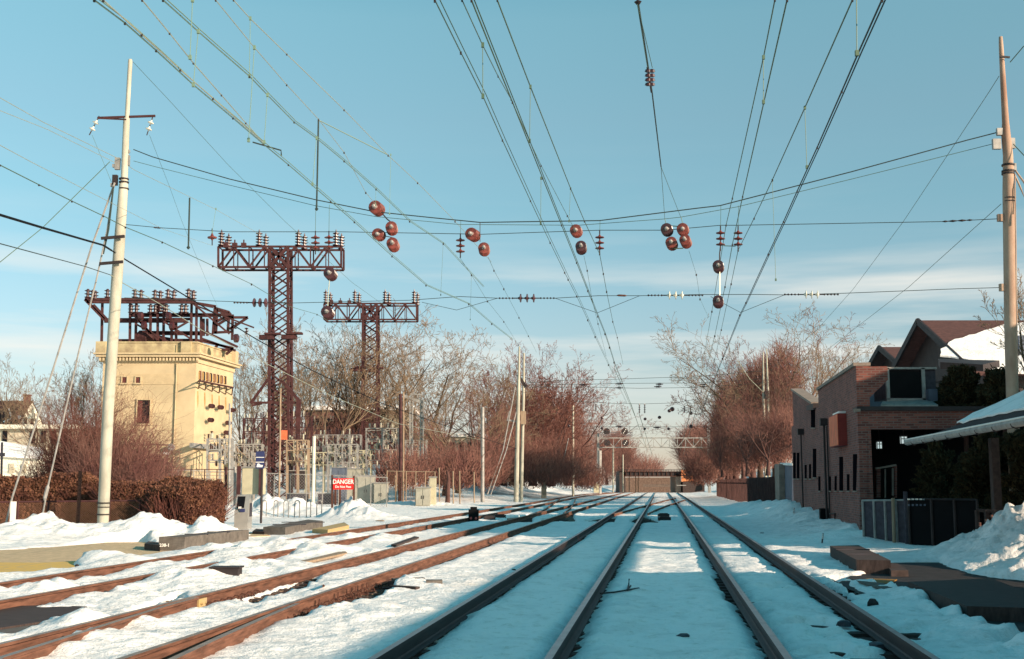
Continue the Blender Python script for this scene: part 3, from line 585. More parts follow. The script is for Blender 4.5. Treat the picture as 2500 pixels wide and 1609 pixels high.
for i,(x0,y0,x1,y1,rp,lab,mm) in enumerate([(914,504,926,514,17,'topmost red drum insulator of the left cluster','insul'),(955,553,958,563,15,'right red drum insulator of the left cluster','insul'),(921,571,929,576,15,'left dark-centred drum insulator of the left cluster','insul'),(957,592,963,604,15,'lowest red drum insulator of the left cluster','insul'),
   (1149,570,1160,577,16,'upper drum insulator of the pair right of the lone vertical string','insul'),(1181,604,1183,614,14.5,'lower drum insulator of the pair right of the lone vertical string','insul'),(1405,561,1409,568,15,'upper drum insulator of the centre pair','insul'),(1418,599,1420,611,14,'lower greyish drum insulator of the centre pair','insuldark'),
   (1627,558,1630,565,15,'upper left drum of the four-insulator cluster','insuldark'),(1666,558,1669,564,15,'upper right drum of the four-insulator cluster','insul'),(1638,590,1642,600,14.5,'lower left drum of the four-insulator cluster','insul'),(1671,583,1677,596,14,'lower right drum of the four-insulator cluster','insul'),
   (1753,647,1755,656,14,'upper drum on the long drop below the vertical string','insuldark'),(1753,732,1754,742,13.5,'lower drum on the long drop below the vertical string','insuldark'),
   (803,665,811,674,15,'dark drum insulator under the nearer tower arm','insuldark'),(797,760,804,768,15,'dark drum insulator at the left end of the farther tower arm','insuldark')]):
    Y=YS(x0); string(P(x0,y0,Y-.30),P(x1,y1,Y+.30),4,rp/F*Y,lab,M[mm],GD)
def tie(pts,r,m,lab,cat='hanger',Y=None,name='hanger_wire'):
    mb=MB(); mb.path([P(a,b_,Y or YS(a)) for a,b_ in pts],r,5); tag(mb.build(name,m),lab,cat)
tie([(934,522),(945,535),(958,545)],.02,M['metaldark'],'short links joining the drums of the left cluster'); tie([(934,575),(958,580)],.014,M['metaldark'],'lower link between drums of the left cluster')
tie([(1172,543),(1172,590)],.012,M['metaldark'],'link above the lower drum right of the lone string'); tie([(1640,607),(1668,606)],.016,M['wire'],'short bar joining the lower drums of the four-drum cluster'); tie([(1632,551),(1662,553)],.016,M['wire'],'short bar joining the upper drums of the four-drum cluster')
tie([(1623,534),(1628,552)],.010,M['wire'],'hanger over the upper left drum of the four'); tie([(1663,530),(1668,552)],.010,M['wire'],'hanger over the upper right drum of the four')
tie([(1759,603),(1757,620),(1757,636)],.02,M['metaldark'],'beaded link from vertical string down to upper drum'); tie([(1757,648),(1757,722)],.016,M['wiresunlit'],'pale rod between the two drums of the long drop'); tie([(1767,600),(1796,601)],.014,M['wire'],'short bar joining the two right vertical strings')
tie([(806,672),(803,700),(800,752)],.014,M['wiresunlit'],'pale rod between the two dark drums near the towers'); tie([(1410,550),(1411,554)],.012,M['metaldark'],'stub hanger over the centre pair')
GS='in-line strain insulators on the lowest cross-span'
for x0,x1,y_,rp,mm,lab in ((613,655,739,11.5,'insuldark','dark strain insulator left of the nearer tower column'),(1262,1310,728,11,'insuldark','black strain insulator left of centre on the lowest cross-span'),(1626,1672,721,10.5,'insulwhite','pale grey strain insulator mid-way on the lowest cross-span'),(1960,2002,719,10.5,'insulwhite','white strain insulator right on the lowest cross-span')):
    Y=YS(x0)+.1; t=string(P(x0,y_,Y),P(x1,y_,YS(x1)+.1),3,rp/F*Y,lab,M[mm],GS)
    for sg,xb in ((-1,x0),(1,x1)):
        mb=MB(); o_=P(xb+sg*4,y_,Y); pr=[(0,.008)]
        for s_ in range(5): pr+=[(.05+s_*.10,.010),(.08+s_*.10,.036),(.11+s_*.10,.010)]
        mb.lathe(o_,(sg,0,0),pr,7); mb.build('link_chain',M['metaldark'],t)
Y=YS(1520); mb=MB(); a_=P(1506,721,Y);b2=P(1530,722,Y); mb.lathe(a_,b2-a_,[(0,.01),(.05,.03),((b2-a_).length-.05,.03),((b2-a_).length,.01)],8); tag(mb.build('turnbuckle',M['darkrust']),'brown turnbuckle on the lowest cross-span','turnbuckle')
# insulators on the left pole crossarm
for x0,y0,x1,y1,lab in ((238,291,222,322,'two-disc insulator tilting from the left end of the pole crossarm'),(371,291,361,322,'two-disc insulator tilting from the right end of the pole crossarm')):
    string(P(x0,y0,38),P(x1,y1,38),2,8/F*38,lab,M['insulwhite'],'crossarm insulators on the left pole')

# ---------------------------------------------------------------- longitudinal wires
S0=0.130
def planeY(px,py,X0):      # vertical plane X = X0 + S0*Y
    d=ray(px,py); k=d.x/d.y-S0; return X0/k
def lw(pts,X0=None,zc=None,r=.009,m='wire',lab='',double=0,clamps=True,group=None,maxY=150):
    out=[]; n=len(pts)
    for i,(a,b_) in enumerate(pts):
        if X0 is not None: Y=planeY(a,b_,X0); out.append(P(a,b_,min(max(Y,3),maxY)))
        else:
            z=zc if not isinstance(zc,tuple) else zc[0]+(zc[1]-zc[0])*i/(n-1); out.append(G(a,b_,z))
    t=wire(out,r,M[m],lab,clamps,'overhead wire','overhead_wire',group or 'overhead wires along the tracks')
    if double:
        mb=MB(); mb.path([p+Vector((double,0,.015)) for i,p in enumerate(out)],r*.8,5); mb.build('second_conductor',M[m],t)
    return t,out
def ext(pts,k=1):   # carry a wire on behind the frame edge
    a,b_=pts[0],pts[1]; f_=70/max(1,abs(b_[1]-a[1])+abs(b_[0]-a[0])); return [(a[0]-(b_[0]-a[0])*f_,a[1]-(b_[1]-a[1])*f_)]+pts
XT={'1':1.68,'2':-1.77,'3':-5.35,'4':-9.3}
lw(ext([(2153,0),(2095,130),(2055,223),(1995,360),(1946,467),(1913,541),(1875.5,620.5),(1821,739),(1806,769),(1763.7,875),(1723.5,976),(1700,1040)]),zc=(5.6,6.6),r=.009,m='wiredark',double=.035,lab='heavy double contact wire sweeping from top right to the vanishing point')
lw(ext([(2081,0),(1965,263),(1885.7,439),(1841,533),(1802,611),(1785,693),(1761,805),(1744.6,878),(1720,960)]),zc=(6.3,9.6),lab='messenger wire left of the heavy double contact wire')
lw(ext([(1921.5,0),(1865,249),(1813,480),(1788,597),(1770,700),(1745,820),(1720,920)]),zc=(6.0,7.5),r=.008,m='wire',lab='dark steady contact wire ending above the four right insulators')
lw(ext([(1891.7,0),(1864,140),(1788,484),(1772.6,549.6),(1758,640),(1738,760),(1715,890)]),zc=(6.8,8.5),r=.008,lab='thin wire leftmost of the right-hand group, upper part close to the dark contact wire')
lw(ext([(1061.6,0),(1125,128),(1179,235),(1226.6,342),(1295,490),(1343,592),(1378.5,665),(1387,682),(1408,723),(1435,781),(1453,822),(1485.5,890.5),(1530,985)]),zc=(5.5,6.9),r=.006,double=.035,lab='contact wire pair curving left of centre, leftmost of the centre group')
lw(ext([(1151,0),(1251,249),(1325,435),(1371,549.5),(1407.7,641),(1435,710),(1459.5,772),(1477,815),(1488,848),(1499,884),(1545,1000)]),zc=(5.9,6.9),r=.008,m='wire',double=.02,lab='thick greenish contact wire in the middle of the centre group')
lw(ext([(1128,0),(1178.5,110.6),(1216,186),(1247.7,242),(1293,344),(1321,404),(1385,526.5),(1406,565)]),zc=(6.5,9.2),r=.007,lab='thin messenger between the two contact wires of the centre group')
lw(ext([(1214,0),(1295,212),(1393,460),(1427,540),(1464,620),(1473,668),(1481,712),(1496,785),(1507,823.6),(1521,889)]),zc=(6.9,9.6),r=.009,lab='messenger wire rightmost of the centre group, reaching the lone vertical insulator')
lw([(1425.5,624.5),(1433.6,660),(1445,730),(1460,790),(1480,870)],zc=(9.0,9.2),r=.006,lab='fine wire running away from the centre drum pair')
lw([(1192,628),(1206,660),(1230,705),(1267,775),(1290,820),(1310,860)],zc=(9.0,9.2),r=.006,lab='fine wire running away from the lower drum right of the lone string')
lw([(1122,628),(1151,671),(1190,735),(1230,785),(1265,842),(1284,860)],zc=(9.0,9.2),r=.006,lab='fine wire running down from the left vertical insulator')
lw([(1682,612),(1700,670),(1709,730),(1730,775)],zc=(9.0,9.2),r=.005,lab='fine curved wire below the four-drum cluster')
lw(ext([(230,0),(305,56),(381,123),(472,207),(568.6,288),(642,351),(704,402),(807,491),(865,541.6),(957,625),(1040,696),(1144.5,712+30),(1200.5,790),(1251,829)]),zc=(6.1,7.6),r=.008,m='wirepale',double=.035,lab='contact wire pair sweeping in from the upper left over the second track')
lw(ext([(252,0),(345.7,84),(440,170),(520,240),(642,347)]),zc=(6.2,6.3),r=.007,m='wiresunlit',lab='pale wire running close beside the upper left contact pair')
lw(ext([(347,0),(414,81),(472,154),(540.5,232),(600,300),(642,347)]),zc=(7.2,7.6),r=.008,m='wiresunlit',lab='pale messenger wire third from the upper left corner')
lw(ext([(398,0),(484,77),(609,186),(653,232),(718,298),(772,337),(840,393),(918,461.6),(1000,540),(1082,594.5),(1180,700)]),zc=(6.6,8.6),r=.008,m='wirepale',double=.03,lab='wire pair from the upper left that passes above the red drum cluster')
lw(ext([(526.5,0),(621,116),(700,207),(777.5,291),(840,372),(893,470),(918,500)]),zc=(7.6,9.8),r=.007,m='wiresunlit',lab='pale wire reaching the head of the dark hanging rod')
lw(ext([(570,0),(611,45.6),(700,132),(840,268),(947.6,379),(1019.5,446),(1111,540),(1200,640)]),zc=(8.2,11),r=.008,m='wiresunlit',lab='rightmost pale wire of the upper left fan')
lw(ext([(1557,0),(1592,225),(1614,408)]),zc=(7.6,8.6),r=.012,m='wiredark',clamps=False,lab='single dark feeder hanging down the middle of the sky')
lw([(1614,408),(1623,534)],zc=(8.7,9.2),r=.006,lab='left tail of the middle feeder'); lw([(1614,408),(1662,530)],zc=(8.7,9.2),r=.006,lab='right tail of the middle feeder')
t=thing('insulator_block',G(1587,190,7.9),'black chunky insulator block hanging in mid sky on the middle feeder','insulator')
for dx in (-5,5):
    for k in range(4):
        a_=G(1587+dx,168+k*11,7.9); mb=MB(); mb.lathe(a_,Vector((0,.4,-1)),[(0,.01),(.01,.038),(.045,.05),(.06,.02)],10); mb.build('disc',M['insuldark'],t)
mb=MB(); mb.tube(G(1580,165,7.9),G(1590,225,7.9),.012); mb.build('pin',M['metaldark'],t)
for dx in (-9,8): lw([(1556,10),(1587+dx*.7,165)],zc=(7.6,7.8),r=.005,clamps=False,lab='left strand' if dx<0 else 'right strand')
for o in list(C.objects):
    if o.get('label') in('left strand','right strand'): o['label']=('left' if 'left' in o['label'] else 'right')+' thin strand above the black insulator block'
mb=MB(); mb.lathe(G(1557,0,7.75),(.1,.3,-1),[(0,.01),(.02,.05),(.06,.02)],8); tag(mb.build('clamp',M['metaldark']),'dark clamp at the top edge on the middle feeder','clamp')
# droppers
for i,(x0,y0,x1,y1,z,lab) in enumerate([(1178.5,110,1179,235,6.2,'at the upper left of the centre group'),(1295,212,1293,344,6.9,'in the centre group, upper right'),(1393,460,1389,540,8.4,'above the centre drum pair, right'),(1321,435,1320,545,7,'left of the centre drum pair'),
   (1864,140,1864,249,6.8,'high in the right group, left'),(1965,263,1970,408,7,'in the right group under the messenger'),(2091,-30,2092,130,6,'at the top of the heavy right wire'),(1885.7,440,1894,683,8,'long one right of the right insulators'),
   (470,0,464,140,7,'at the top of the left fan, left'),(484,77,472,207,6.8,'in the left fan, second'),(611,45,609,186,8,'in the left fan, upper right'),(621,116,607,342,7,'longest in the left fan'),(653,232,645,347,7,'in the left fan, lower middle'),
   (773,337,763,450,7,'beside the dark hanging rod'),(954,378,951,522,10,'right of the red drum cluster top'),(918,462,917,500,9,'just above the topmost red drum'),(527,510,518,567,9,'over the single-disc insulator'),(1082,594,1076,720,9.5,'left of the lone vertical string'),(1151,672,1148,780,9.5,'below left of the red drum pair')]):
    a_=G(x0,y0,z); 
    mb=MB(); mb.tube(a_,P(x1,y1,a_.y),.0045,n=5); mb.box(a_,(.03,.03,.05)); mb.box(P(x1,y1,a_.y),(.03,.03,.05)); tag(mb.build('dropper_wire',M['wire'] if x0>1000 else M['wirepale']),'vertical dropper wire '+lab,'dropper','vertical dropper wires')
for x0,y0,x1,y1,lab in ((777.5,293,773,507,'long dark rod hanging upright above the nearer tower'),(463,483,460,601,'short dark rod hanging upright left of the nearer tower')):
    mb=MB(); mb.tube(P(x0,y0,30),P(x1,y1,30),.022,n=6); mb.lathe(P(x1,y1,30),(0,0,-1),[(0,.02),(.03,.05),(.08,.02)],8); tag(mb.build('hanging_rod',M['wiredark']),lab,'rod','dark hanging rods')
mb=MB(); mb.path([P(777.5,293,30),P(947,378,31)],.012,5); tag(mb.build('strut_wire',M['wire']),'straight strut wire slanting right from the long rod','wire')
mb=MB(); mb.path([P(617,347,24),P(686,367,24),P(687,381,24)],.016,5); tag(mb.build('steady_bracket',M['wiredark']),'small bent steady bracket under the left contact pair','bracket')
# wires from the left edge and the two black cables
for pts,Ys,r,m,lab in (
   ([(-60,206),(0,238.7),(105,298),(295,390),(326,414),(526,511),(640,575)],(26,70),.009,'wiresunlit','upper pale wire crossing behind the left pole from the left edge'),
   ([(-60,238),(0,270),(116,316),(281,397)],(26,38),.008,'wiresunlit','second pale wire from the left edge ending at the left pole'),
   ([(-60,330),(0,354.5),(79,397),(263,491),(400,560),(519,600)],(20,70),.007,'wiresunlit','third pale wire from the left edge'),
   ([(-60,372),(0,403),(95,451),(175.5,491),(252,527),(306,554.5),(396,591),(519.5,649),(614,693.5),(702,746.7),(774,767.5),(880,830),(985,882)],(20,120),.010,'wire','dark greenish wire from the left edge with small clamps'),
   ([(-80,497),(0,524.7),(104,556),(252,598.7),(272.7,611.7)],(22,37.6),.030,'black','thick black bundled cable from the left edge to the bracket arm'),
   ([(272.7,611.7),(304,632.5),(467.5,731),(620,824.7),(752,899.5),(928,983),(1120,1051),(1262,1096)],(37.6,118),.022,'black','thick black cable from the bracket arm down toward the paired poles'),
   ([(-60,580),(0,594.8),(208,650.6),(270,671.4)],(22,37.6),.012,'wiredark','thin lower cable from the left edge to the lower bracket arm'),
   ([(270,671.4),(300,691),(389.6,741.6),(493.5,806.5),(594,860),(814,968.6),(971,1034),(1180,1075)],(37.6,112),.014,'wiresunlit','paler lower cable from the lower bracket arm down to the substation'),
   ([(324.7,151),(414,246),(554.6,400),(695,540),(860,690),(1000,790),(1200,900)],(38,118),.008,'wire','thin ground wire sloping from the top of the left pole'),
   ([(225,330),(250,390),(272,445)],(38,38),.006,'wire','short thin wire below the left crossarm insulator'),
   ([(365,330),(414,456),(444,540),(519.5,723),(560,810)],(38,95),.006,'wire','thin wire falling from the right crossarm insulator'),
   ([(2500,112),(2466,152)],(33,33.5),.014,'wire','short cable leaving the right pole top to the right'),
   ([(2439,186),(2414.6,224.6),(2313,379),(2206,540),(2083,706),(1993,807),(1880,905)],(33.5,120),.010,'wire','wire slanting down left from high on the right pole'),
   ([(2444,498),(2220,699.6),(2034,843),(1900,940)],(33.5,120),.009,'wire','lower wire slanting down left from the right pole'),
   ([(2474,352),(2510,390)],(33.4,33),.014,'wire','short cable leaving the right pole box to the right')):
    n=len(pts); tot=[0]
    for i in range(1,n): tot.append(tot[-1]+math.hypot(pts[i][0]-pts[i-1][0],pts[i][1]-pts[i-1][1]))
    out=[P(a_,b2,1/((1/Ys[0])+(1/Ys[1]-1/Ys[0])*tot[i]/tot[-1])) for i,(a_,b2) in enumerate(pts)]
    wire(out,r,M[m],lab,('clamps' in lab),'cable' if 'cable' in lab else 'wire')
# guys
def guy(pts,Y0,Y1,r,m,lab,tb=None):
    n=len(pts); out=[P(a_,b2,Y0+(Y1-Y0)*i/(n-1)) for i,(a_,b2) in enumerate(pts)]; t=wire(out,r,M[m],lab,False,'guy wire','guy_wire')
    if tb is not None:
        a_,b2=[P(x,y,Y1) for x,y in tb]; mb=MB(); mb.lathe(a_,b2-a_,[(0,.02),(.08,.06),((b2-a_).length-.08,.06),((b2-a_).length,.02)],8); mb.build('turnbuckle',M['greysteel'],t)
    return t
t=guy([(280,446),(223,604),(130,900),(30,1214),(9,1300)],37.9,37.6,.032,'greysteel','left of the two thick pale guys from the left pole to the ground')
mb=MB(); mb.box(P(32,1249,37.4),(.17,.03,.62)); mb.build('guy_guard',M['signwhite'],t)
guy([(278,452),(262,560),(236,680),(192,860),(115.7,1194),(98,1290)],37.9,37.5,.028,'greysteel','right of the two thick pale guys, with turnbuckle near its foot',tb=((118,1183),(108,1222)))
guy([(277,455),(265,560),(252,620)],37.8,37.8,.03,'wiredark','short dark stay close against the left pole')
guy([(268,395),(104,556),(0,640),(-60,690)],38,36,.013,'wire','thin guy slanting down left across the sky from the left pole')
guy([(2474,420),(2490,455),(2520,530)],33.5,33,.026,'polerust','left thick stay leaving the right pole downward to the right'); guy([(2478,415),(2500,445),(2530,500)],33.5,33,.026,'polerust','right thick stay leaving the right pole downward to the right')
mb=MB(); mb.tube(P(2478,425,33.2),P(2484,900,33.2),.02,n=6); tag(mb.build('conduit',M['polerust']),'thin conduit running down the right side of the right pole','conduit')
# ---------------------------------------------------------------- lattice towers
def lattice(mb,a0,a1,b0,b1,n,w,x=True):   # two chords a0->a1, b0->b1 with bracing
    for i in range(n):
        p,q=a0.lerp(a1,i/n),b0.lerp(b1,i/n); p2,q2=a0.lerp(a1,(i+1)/n),b0.lerp(b1,(i+1)/n)
        mb.bar(p,q2,w); 
        if x: mb.bar(q,p2,w)
def tower(Y,colL,colR,ytop,yarm0,yarm1,ax0,ax1,ybase,lab,ins,dep=1.9):
    k=Y/F; t=thing('lattice_tower',(P((colL+colR)/2,1200,Y).x,Y,0),lab,'lattice tower','steel lattice towers behind the tracks')
    m=M['redsteel']; zb=-.3; fl=14*k*.25
    def leg(px,y,dy): p=P(px,y,Y); return Vector((p.x,Y+dy,p.z))
    L0,R0=colL-3,colR+1; fr=[]
    corners=[]
    for px0,px1 in ((L0,colL),(R0,colR)):
        for dy in (0,dep):
            a=leg(px0,ybase,dy); a.z=zb; b_=leg(px1,yarm0,dy); corners.append((a,b_)); mb=MB(); mb.bar(a,b_,.28,.28); mb.build('leg',m,t)
    mb=MB()
    lattice(mb,corners[0][0],corners[0][1],corners[2][0],corners[2][1],20,.13); lattice(mb,corners[1][0],corners[1][1],corners[3][0],corners[3][1],20,.13)
    lattice(mb,corners[0][0],corners[0][1],corners[1][0],corners[1][1],20,.10); lattice(mb,corners[2][0],corners[2][1],corners[3][0],corners[3][1],20,.10)
    mb.build('lacing',m,t)
    # cross arm
    arm=thing0=bpy.data.objects.new('cross_arm',None); C.objects.link(arm); arm.parent=t
    def pt(px,y,dy): p=P(px,y,Y); return Vector((p.x,Y+dy,p.z))
    w=.20
    for dy in (0,dep):
        for y_ in (yarm0,yarm1): mb=MB(); mb.bar(pt(ax0,y_,dy),pt(ax1,y_,dy),w); mb.build('chord',m,arm)
    mb=MB(); n=8; xs=[ax0+(ax1-ax0)*i/n for i in range(n+1)]
    for dy in (0,dep):
        for i in range(n):
            a,b_=(yarm0,yarm1) if i%2 else (yarm1,yarm0); mb.bar(pt(xs[i],a,dy),pt(xs[i+1],b_,dy),.17)
            if i%2==0: mb.bar(pt(xs[i],yarm0,dy),pt(xs[i],yarm1,dy),.12)
            else: mb.bar(pt(xs[i],yarm0,dy),pt(xs[i],yarm1,dy),.10)
        mb.bar(pt(xs[n],yarm0,dy),pt(xs[n],yarm1,dy),.2); mb.bar(pt(ax0,yarm0,dy),pt(ax0,yarm1,dy),.2)
    for x_ in xs: mb.bar(pt(x_,yarm0,0),pt(x_,yarm0,dep),.1); mb.bar(pt(x_,yarm1,0),pt(x_,yarm1,dep),.1)
    cl,crr=colL,colR
    mb.bar(pt(cl,yarm1,-.02),pt(crr,yarm0,-.02),.3); mb.bar(pt(crr,yarm1,-.02),pt(cl,yarm0,-.02),.3)
    h=(yarm1-yarm0)*.4
    for x_,s_ in ((cl,1),(crr,-1)):
        mb.slab([pt(x_-6,yarm1,-.12),pt(x_+14*s_+ (0),yarm1,-.12),pt(x_,yarm1-h,-.12),pt(x_-5,yarm1-h,-.12)],(0,.04,0))
    mb.build('web',m,arm)
    for x_ in ins:
        for j,(o,dy) in enumerate(((0,0),(7*145/Y*.85,dep))):
            p=pt(x_+o,yarm0-1,dy); hgt=(36 if Y<140 else 30)*k; mb=MB(); pr=[(0,.25)]; nd=5
            for q in range(nd): z0=hgt*q/nd; pr+=[(z0+.02,.14),(z0+hgt*.07,.36),(z0+hgt*.10,.36),(z0+hgt*.14,.14)]
            mb.lathe(p,(0,0,1),pr+[(hgt,.09),(hgt+.25,.05)],9); mb.build('post_insulator',M['insuldark'],arm)
    for i in range(3):
        p=pt(ax0+18+i*22,yarm0-3,0); mb=MB(); mb.box(p,(.5,.4,.5)); mb.bar(p,p+Vector((0,0,.6)),.12); mb.build('bracket',m,arm)
    return t
ta=tower(123,659,703,600,602,652,533,833,1226,'tall dark red lattice tower nearer the tan building with a T-shaped arm',[540,632,728,820])
tb_=tower(166,886,920,740,741,780,791,1017,1216,'farther dark red lattice tower with a smaller T-shaped arm',[795,866,940,1011],dep=2.4)
for t_,px,py,Y in ((ta,652,824,122),(ta,706,823,122),(tb_,870,903,165),(tb_,912,905,165)):
    p=P(px,py,Y); mb=MB(); mb.box(p,(1.5,.9,.45)); mb.box(p+Vector((.6,-.2,.35)),(1.6,.8,.2)); mb.build('platform_bracket',M['redsteel'],t_)
mb=MB(); mb.box(P(694,1062,122.4),(.62,.06,.95)); mb.build('warning_plate',M['signorange'],ta)
# red-brown stay frame at the foot of the near tower
t=thing('stay_frame',P(729,1180,120),'brown steel post with long diagonal braces beside the nearer lattice tower','steel frame')
for a,b_,w in (((729,975),(725,1195),.42),((655,925),(612,985),.25),((690,932),(730,978),.30),((612,983),(735,983),.22),((640,985),(615,990),.2)):
    mb=MB(); mb.bar(P(*a,120),P(*b_,120),w); mb.build('brace' if w<.4 else 'post',M['redsteel'],t)

# ---------------------------------------------------------------- tan substation building
YB=105.0
nc=P(470,1150,YB); lc=P(240,1150,YB); Bn=(nc.x,YB); Bl=(lc.x,YB)
fx=(572-1250)/F*1.0; far=Vector((P(567,1000,114.5).x,114.5,0)); Bf=(far.x,far.y); Bb=(far.x-(nc.x-lc.x),far.y)
bld=thing('substation_building',((Bn[0]+Bl[0])/2,(YB+Bf[1])/2,0),'tan rendered block building with dentil cornice and steelwork on its roof','building')
z_par=ZP(834,YB); z_co=ZP(863,YB); z_de=ZP(885,YB)
def off_poly(d):
    cx=(Bn[0]+Bl[0]+Bf[0]+Bb[0])/4; cy=(Bn[1]+Bl[1]+Bf[1]+Bb[1])/4; o=[]
    for p in (Bl,Bn,Bf,Bb): v=Vector((p[0]-cx,p[1]-cy,0)); l=v.length; v=v*((l+d*1.35)/l); o.append((cx+v.x,cy+v.y))
    return o
mb=MB(); mb.prism(off_poly(0),-.3,z_de); mb.build('wall',M['tanwall'],bld)
mb=MB(); mb.prism(off_poly(.12),z_de,z_co-.35); mb.build('frieze',M['tanwall'],bld)
mb=MB(); mb.prism(off_poly(.55),z_co-.35,z_co-.12); mb.prism(off_poly(.72),z_co-.12,z_co); mb.build('cornice',M['tanwall'],bld)
mb=MB(); mb.prism(off_poly(.02),z_co,z_par-.12); mb.prism(off_poly(.10),z_par-.12,z_par); mb.build('parapet',M['parapet'],bld)
for px in (247,455): 
    p=P(px,850,YB-.12); mb=MB(); mb.box((p.x,p.y,(z_co+z_par)/2),(.9,.3,z_par-z_co-.02)); mb.build('parapet_pier',M['parapet'],bld)
p=(Bf[0],Bf[1]); mb=MB(); mb.box((p[0]+.05,p[1],(z_co+z_par)/2+.1),(.5,1.3,z_par-z_co+.2)); mb.build('parapet_pier',M['tanwall'],bld)
mb=MB(); n=30
for i in range(n):
    x=Bl[0]-.3+(Bn[0]-Bl[0]+.6)*(i+.5)/n; mb.box((x,YB-.30,z_co-.55),(.16,.24,.26))
mb.box(((Bl[0]+Bn[0])/2,YB-.12,z_de+.12),(Bn[0]-Bl[0]+.5,.14,.16)); mb.build('dentil_band',M['tanwall'],bld)
mb=MB(); mb.box(((Bl[0]+Bn[0])/2-.2,YB-.02,z_de-1.5),(Bn[0]-Bl[0]-2.6,.05,.9)); mb.build('wall_panel',mat('darker_tan_panel',(0.46,0.36,0.215),var=.08),bld)  # strip in a tan slightly darker than the wall
def fwin(x0,y0,x1,y1,m,name='window',inset=.0,frame=True):
    a,b_=P(x0,y1,YB),P(x1,y0,YB); c=((a.x+b_.x)/2,YB-.03,(a.z+b_.z)/2); w,h=b_.x-a.x,b_.z-a.z
    mb=MB(); mb.box((c[0],YB-.02,c[2]),(w,.06,h)); f=mb.build(name,m,bld)
    if frame:
        mb=MB(); mb.box((c[0],YB-.07,a.z-.07),(w+.35,.18,.12)); mb.box((c[0],YB-.06,b_.z+.05),(w+.2,.14,.09)); mb.box((a.x-.06,YB-.06,c[2]),(.09,.14,h)); mb.box((b_.x+.06,YB-.06,c[2]),(.09,.14,h)); mb.build('frame',M['tanwall'],f)
    return f
fwin(299,921,310,935,M['brown_window']); fwin(332,921,343,935,M['brown_window'])
f=fwin(335,977,367,1034,M['glass'],'window')
p=P(342,1005,YB); mb=MB(); mb.box((p.x,YB-.06,p.z),(.4,.03,1.9)); mb.build('curtain',M['brown_window'],f)
fwin(368,1111,394,1250,M['black'],'door',frame=False)
mb=MB(); p=P(428,1000,YB-.06); mb.tube((p.x,YB-.12,.2),(p.x,YB-.12,z_de-.1),.05); mb.build('downpipe',M['tanwall'],bld)
mb=MB(); p=P(426,1000,YB); mb.box((p.x,YB-.07,7),(.06,.05,14)); mb.build('downpipe',M['parapet'],bld)
mb=MB(); a,b_=P(345,1084,YB-.1),P(428,1086,YB-.1); mb.bar(a,b_,.05); mb.build('conduit',M['darkgrey'],bld)
mb=MB(); mb.lathe(P(417,1092,YB-.6),(0,1,0),[(0,.28),(.12,.34),(.4,.2),(.5,.05)],12); tag(mb.build('wall_lamp',M['greysteel'],bld))
mb=MB(); mb.box(P(408,1107,YB-.15),(.55,.2,.25)); mb.build('junction_box',M['signwhite'],bld)
mb=MB(); mb.box(P(408,1140,YB-.05),(.08,.08,2.2)); mb.build('conduit',M['darkgrey'],bld)
# side wall
SA,SB=Bn,Bf; sdv=Vector((SB[0]-SA[0],SB[1]-SA[1],0)).normalized(); sn=Vector((sdv.y,-sdv.x,0))
def sp_(px,py,o=.05): return WP(px,py,(SA[0]+sn.x*o,SA[1]+sn.y*o),(SB[0]+sn.x*o,SB[1]+sn.y*o))
for i in range(8):
    x=487+i*8.7; y0=905+i*1.9; y1=y0+22-i*.4; a=sp_(x,y1); b_=sp_(x+5,y0); mb=MB()
    mb.slab([sp_(x,y1),sp_(x+5,y1+.8),sp_(x+5,y0+.8),sp_(x,y0)],-sn*.12); f=mb.build('louvre_window',M['glass'] if i%2 else M['brown_window'],bld)
    mb=MB(); mb.slab([sp_(x,y0+2,.08),sp_(x+1.6,y0+2.2,.08),sp_(x+1.6,y1-1,.08),sp_(x,y1-1,.08)],-sn*.05); mb.build('frame',M['stain'],f)
mb=MB(); mb.bar(sp_(486,929,.5),sp_(570,946,.5),.10); mb.bar(sp_(486,929,.1),sp_(570,946,.1),.08)
for x,y in ((487,930),(503,934),(520,937),(537,941),(553,944),(568,946)): mb.bar(sp_(x,y,.9),sp_(x-2,y+18,.05),.09); mb.bar(sp_(x,y,.05),sp_(x,y,.9),.09)
mb.build('outrigger_frame',M['redsteel'],bld)
for i,(x,y,l) in enumerate(((483,955,42),(500,958,40),(518,963,30),(535,966,36),(551,970,34))):
    mb=MB(); mb.slab([sp_(x-1.2,y,.012),sp_(x+1.2,y,.012),sp_(x+2,y+l*.6,.012),sp_(x,y+l,.012),sp_(x-1.6,y+l*.5,.012)],-sn*.008); mb.build('rust_streak',M['stain'],bld)
for x,y in ((515,991),(537,994),(565,1001),(513,1025),(556,1032),(552,1056)):
    a=sp_(x-4,y,.5); b_=sp_(x+7,y+1,.5); mb=MB(); d=b_-a; l=d.length; mb.lathe(a,d,[(0,.04),(l*.2,.04),(l*.22,.22),(l*.28,.22),(l*.3,.05),(l*.48,.05),(l*.5,.22),(l*.56,.22),(l*.58,.05),(l*.78,.05),(l*.8,.22),(l*.86,.05),(l,.03)],9); mb.build('wall_insulator',M['insuldark'],bld)
mb=MB(); mb.bar(sp_(468,1087,.3),sp_(548,1095,.3),.4,.4); mb.build('cable_tray',M['greysteel'],bld)
for x,y0,y1 in ((500,1052,1062),(531,1058,1070)):
    mb=MB(); mb.lathe(sp_(x+17,y0,.8),(0,0,-1),[(0,.03),(.1,.2),(.16,.05),(.3,.05),(.36,.2),(.42,.05),(.55,.05),(.6,.2),(.66,.03)],9); mb.build('hanging_insulator',M['insuldark'],bld)
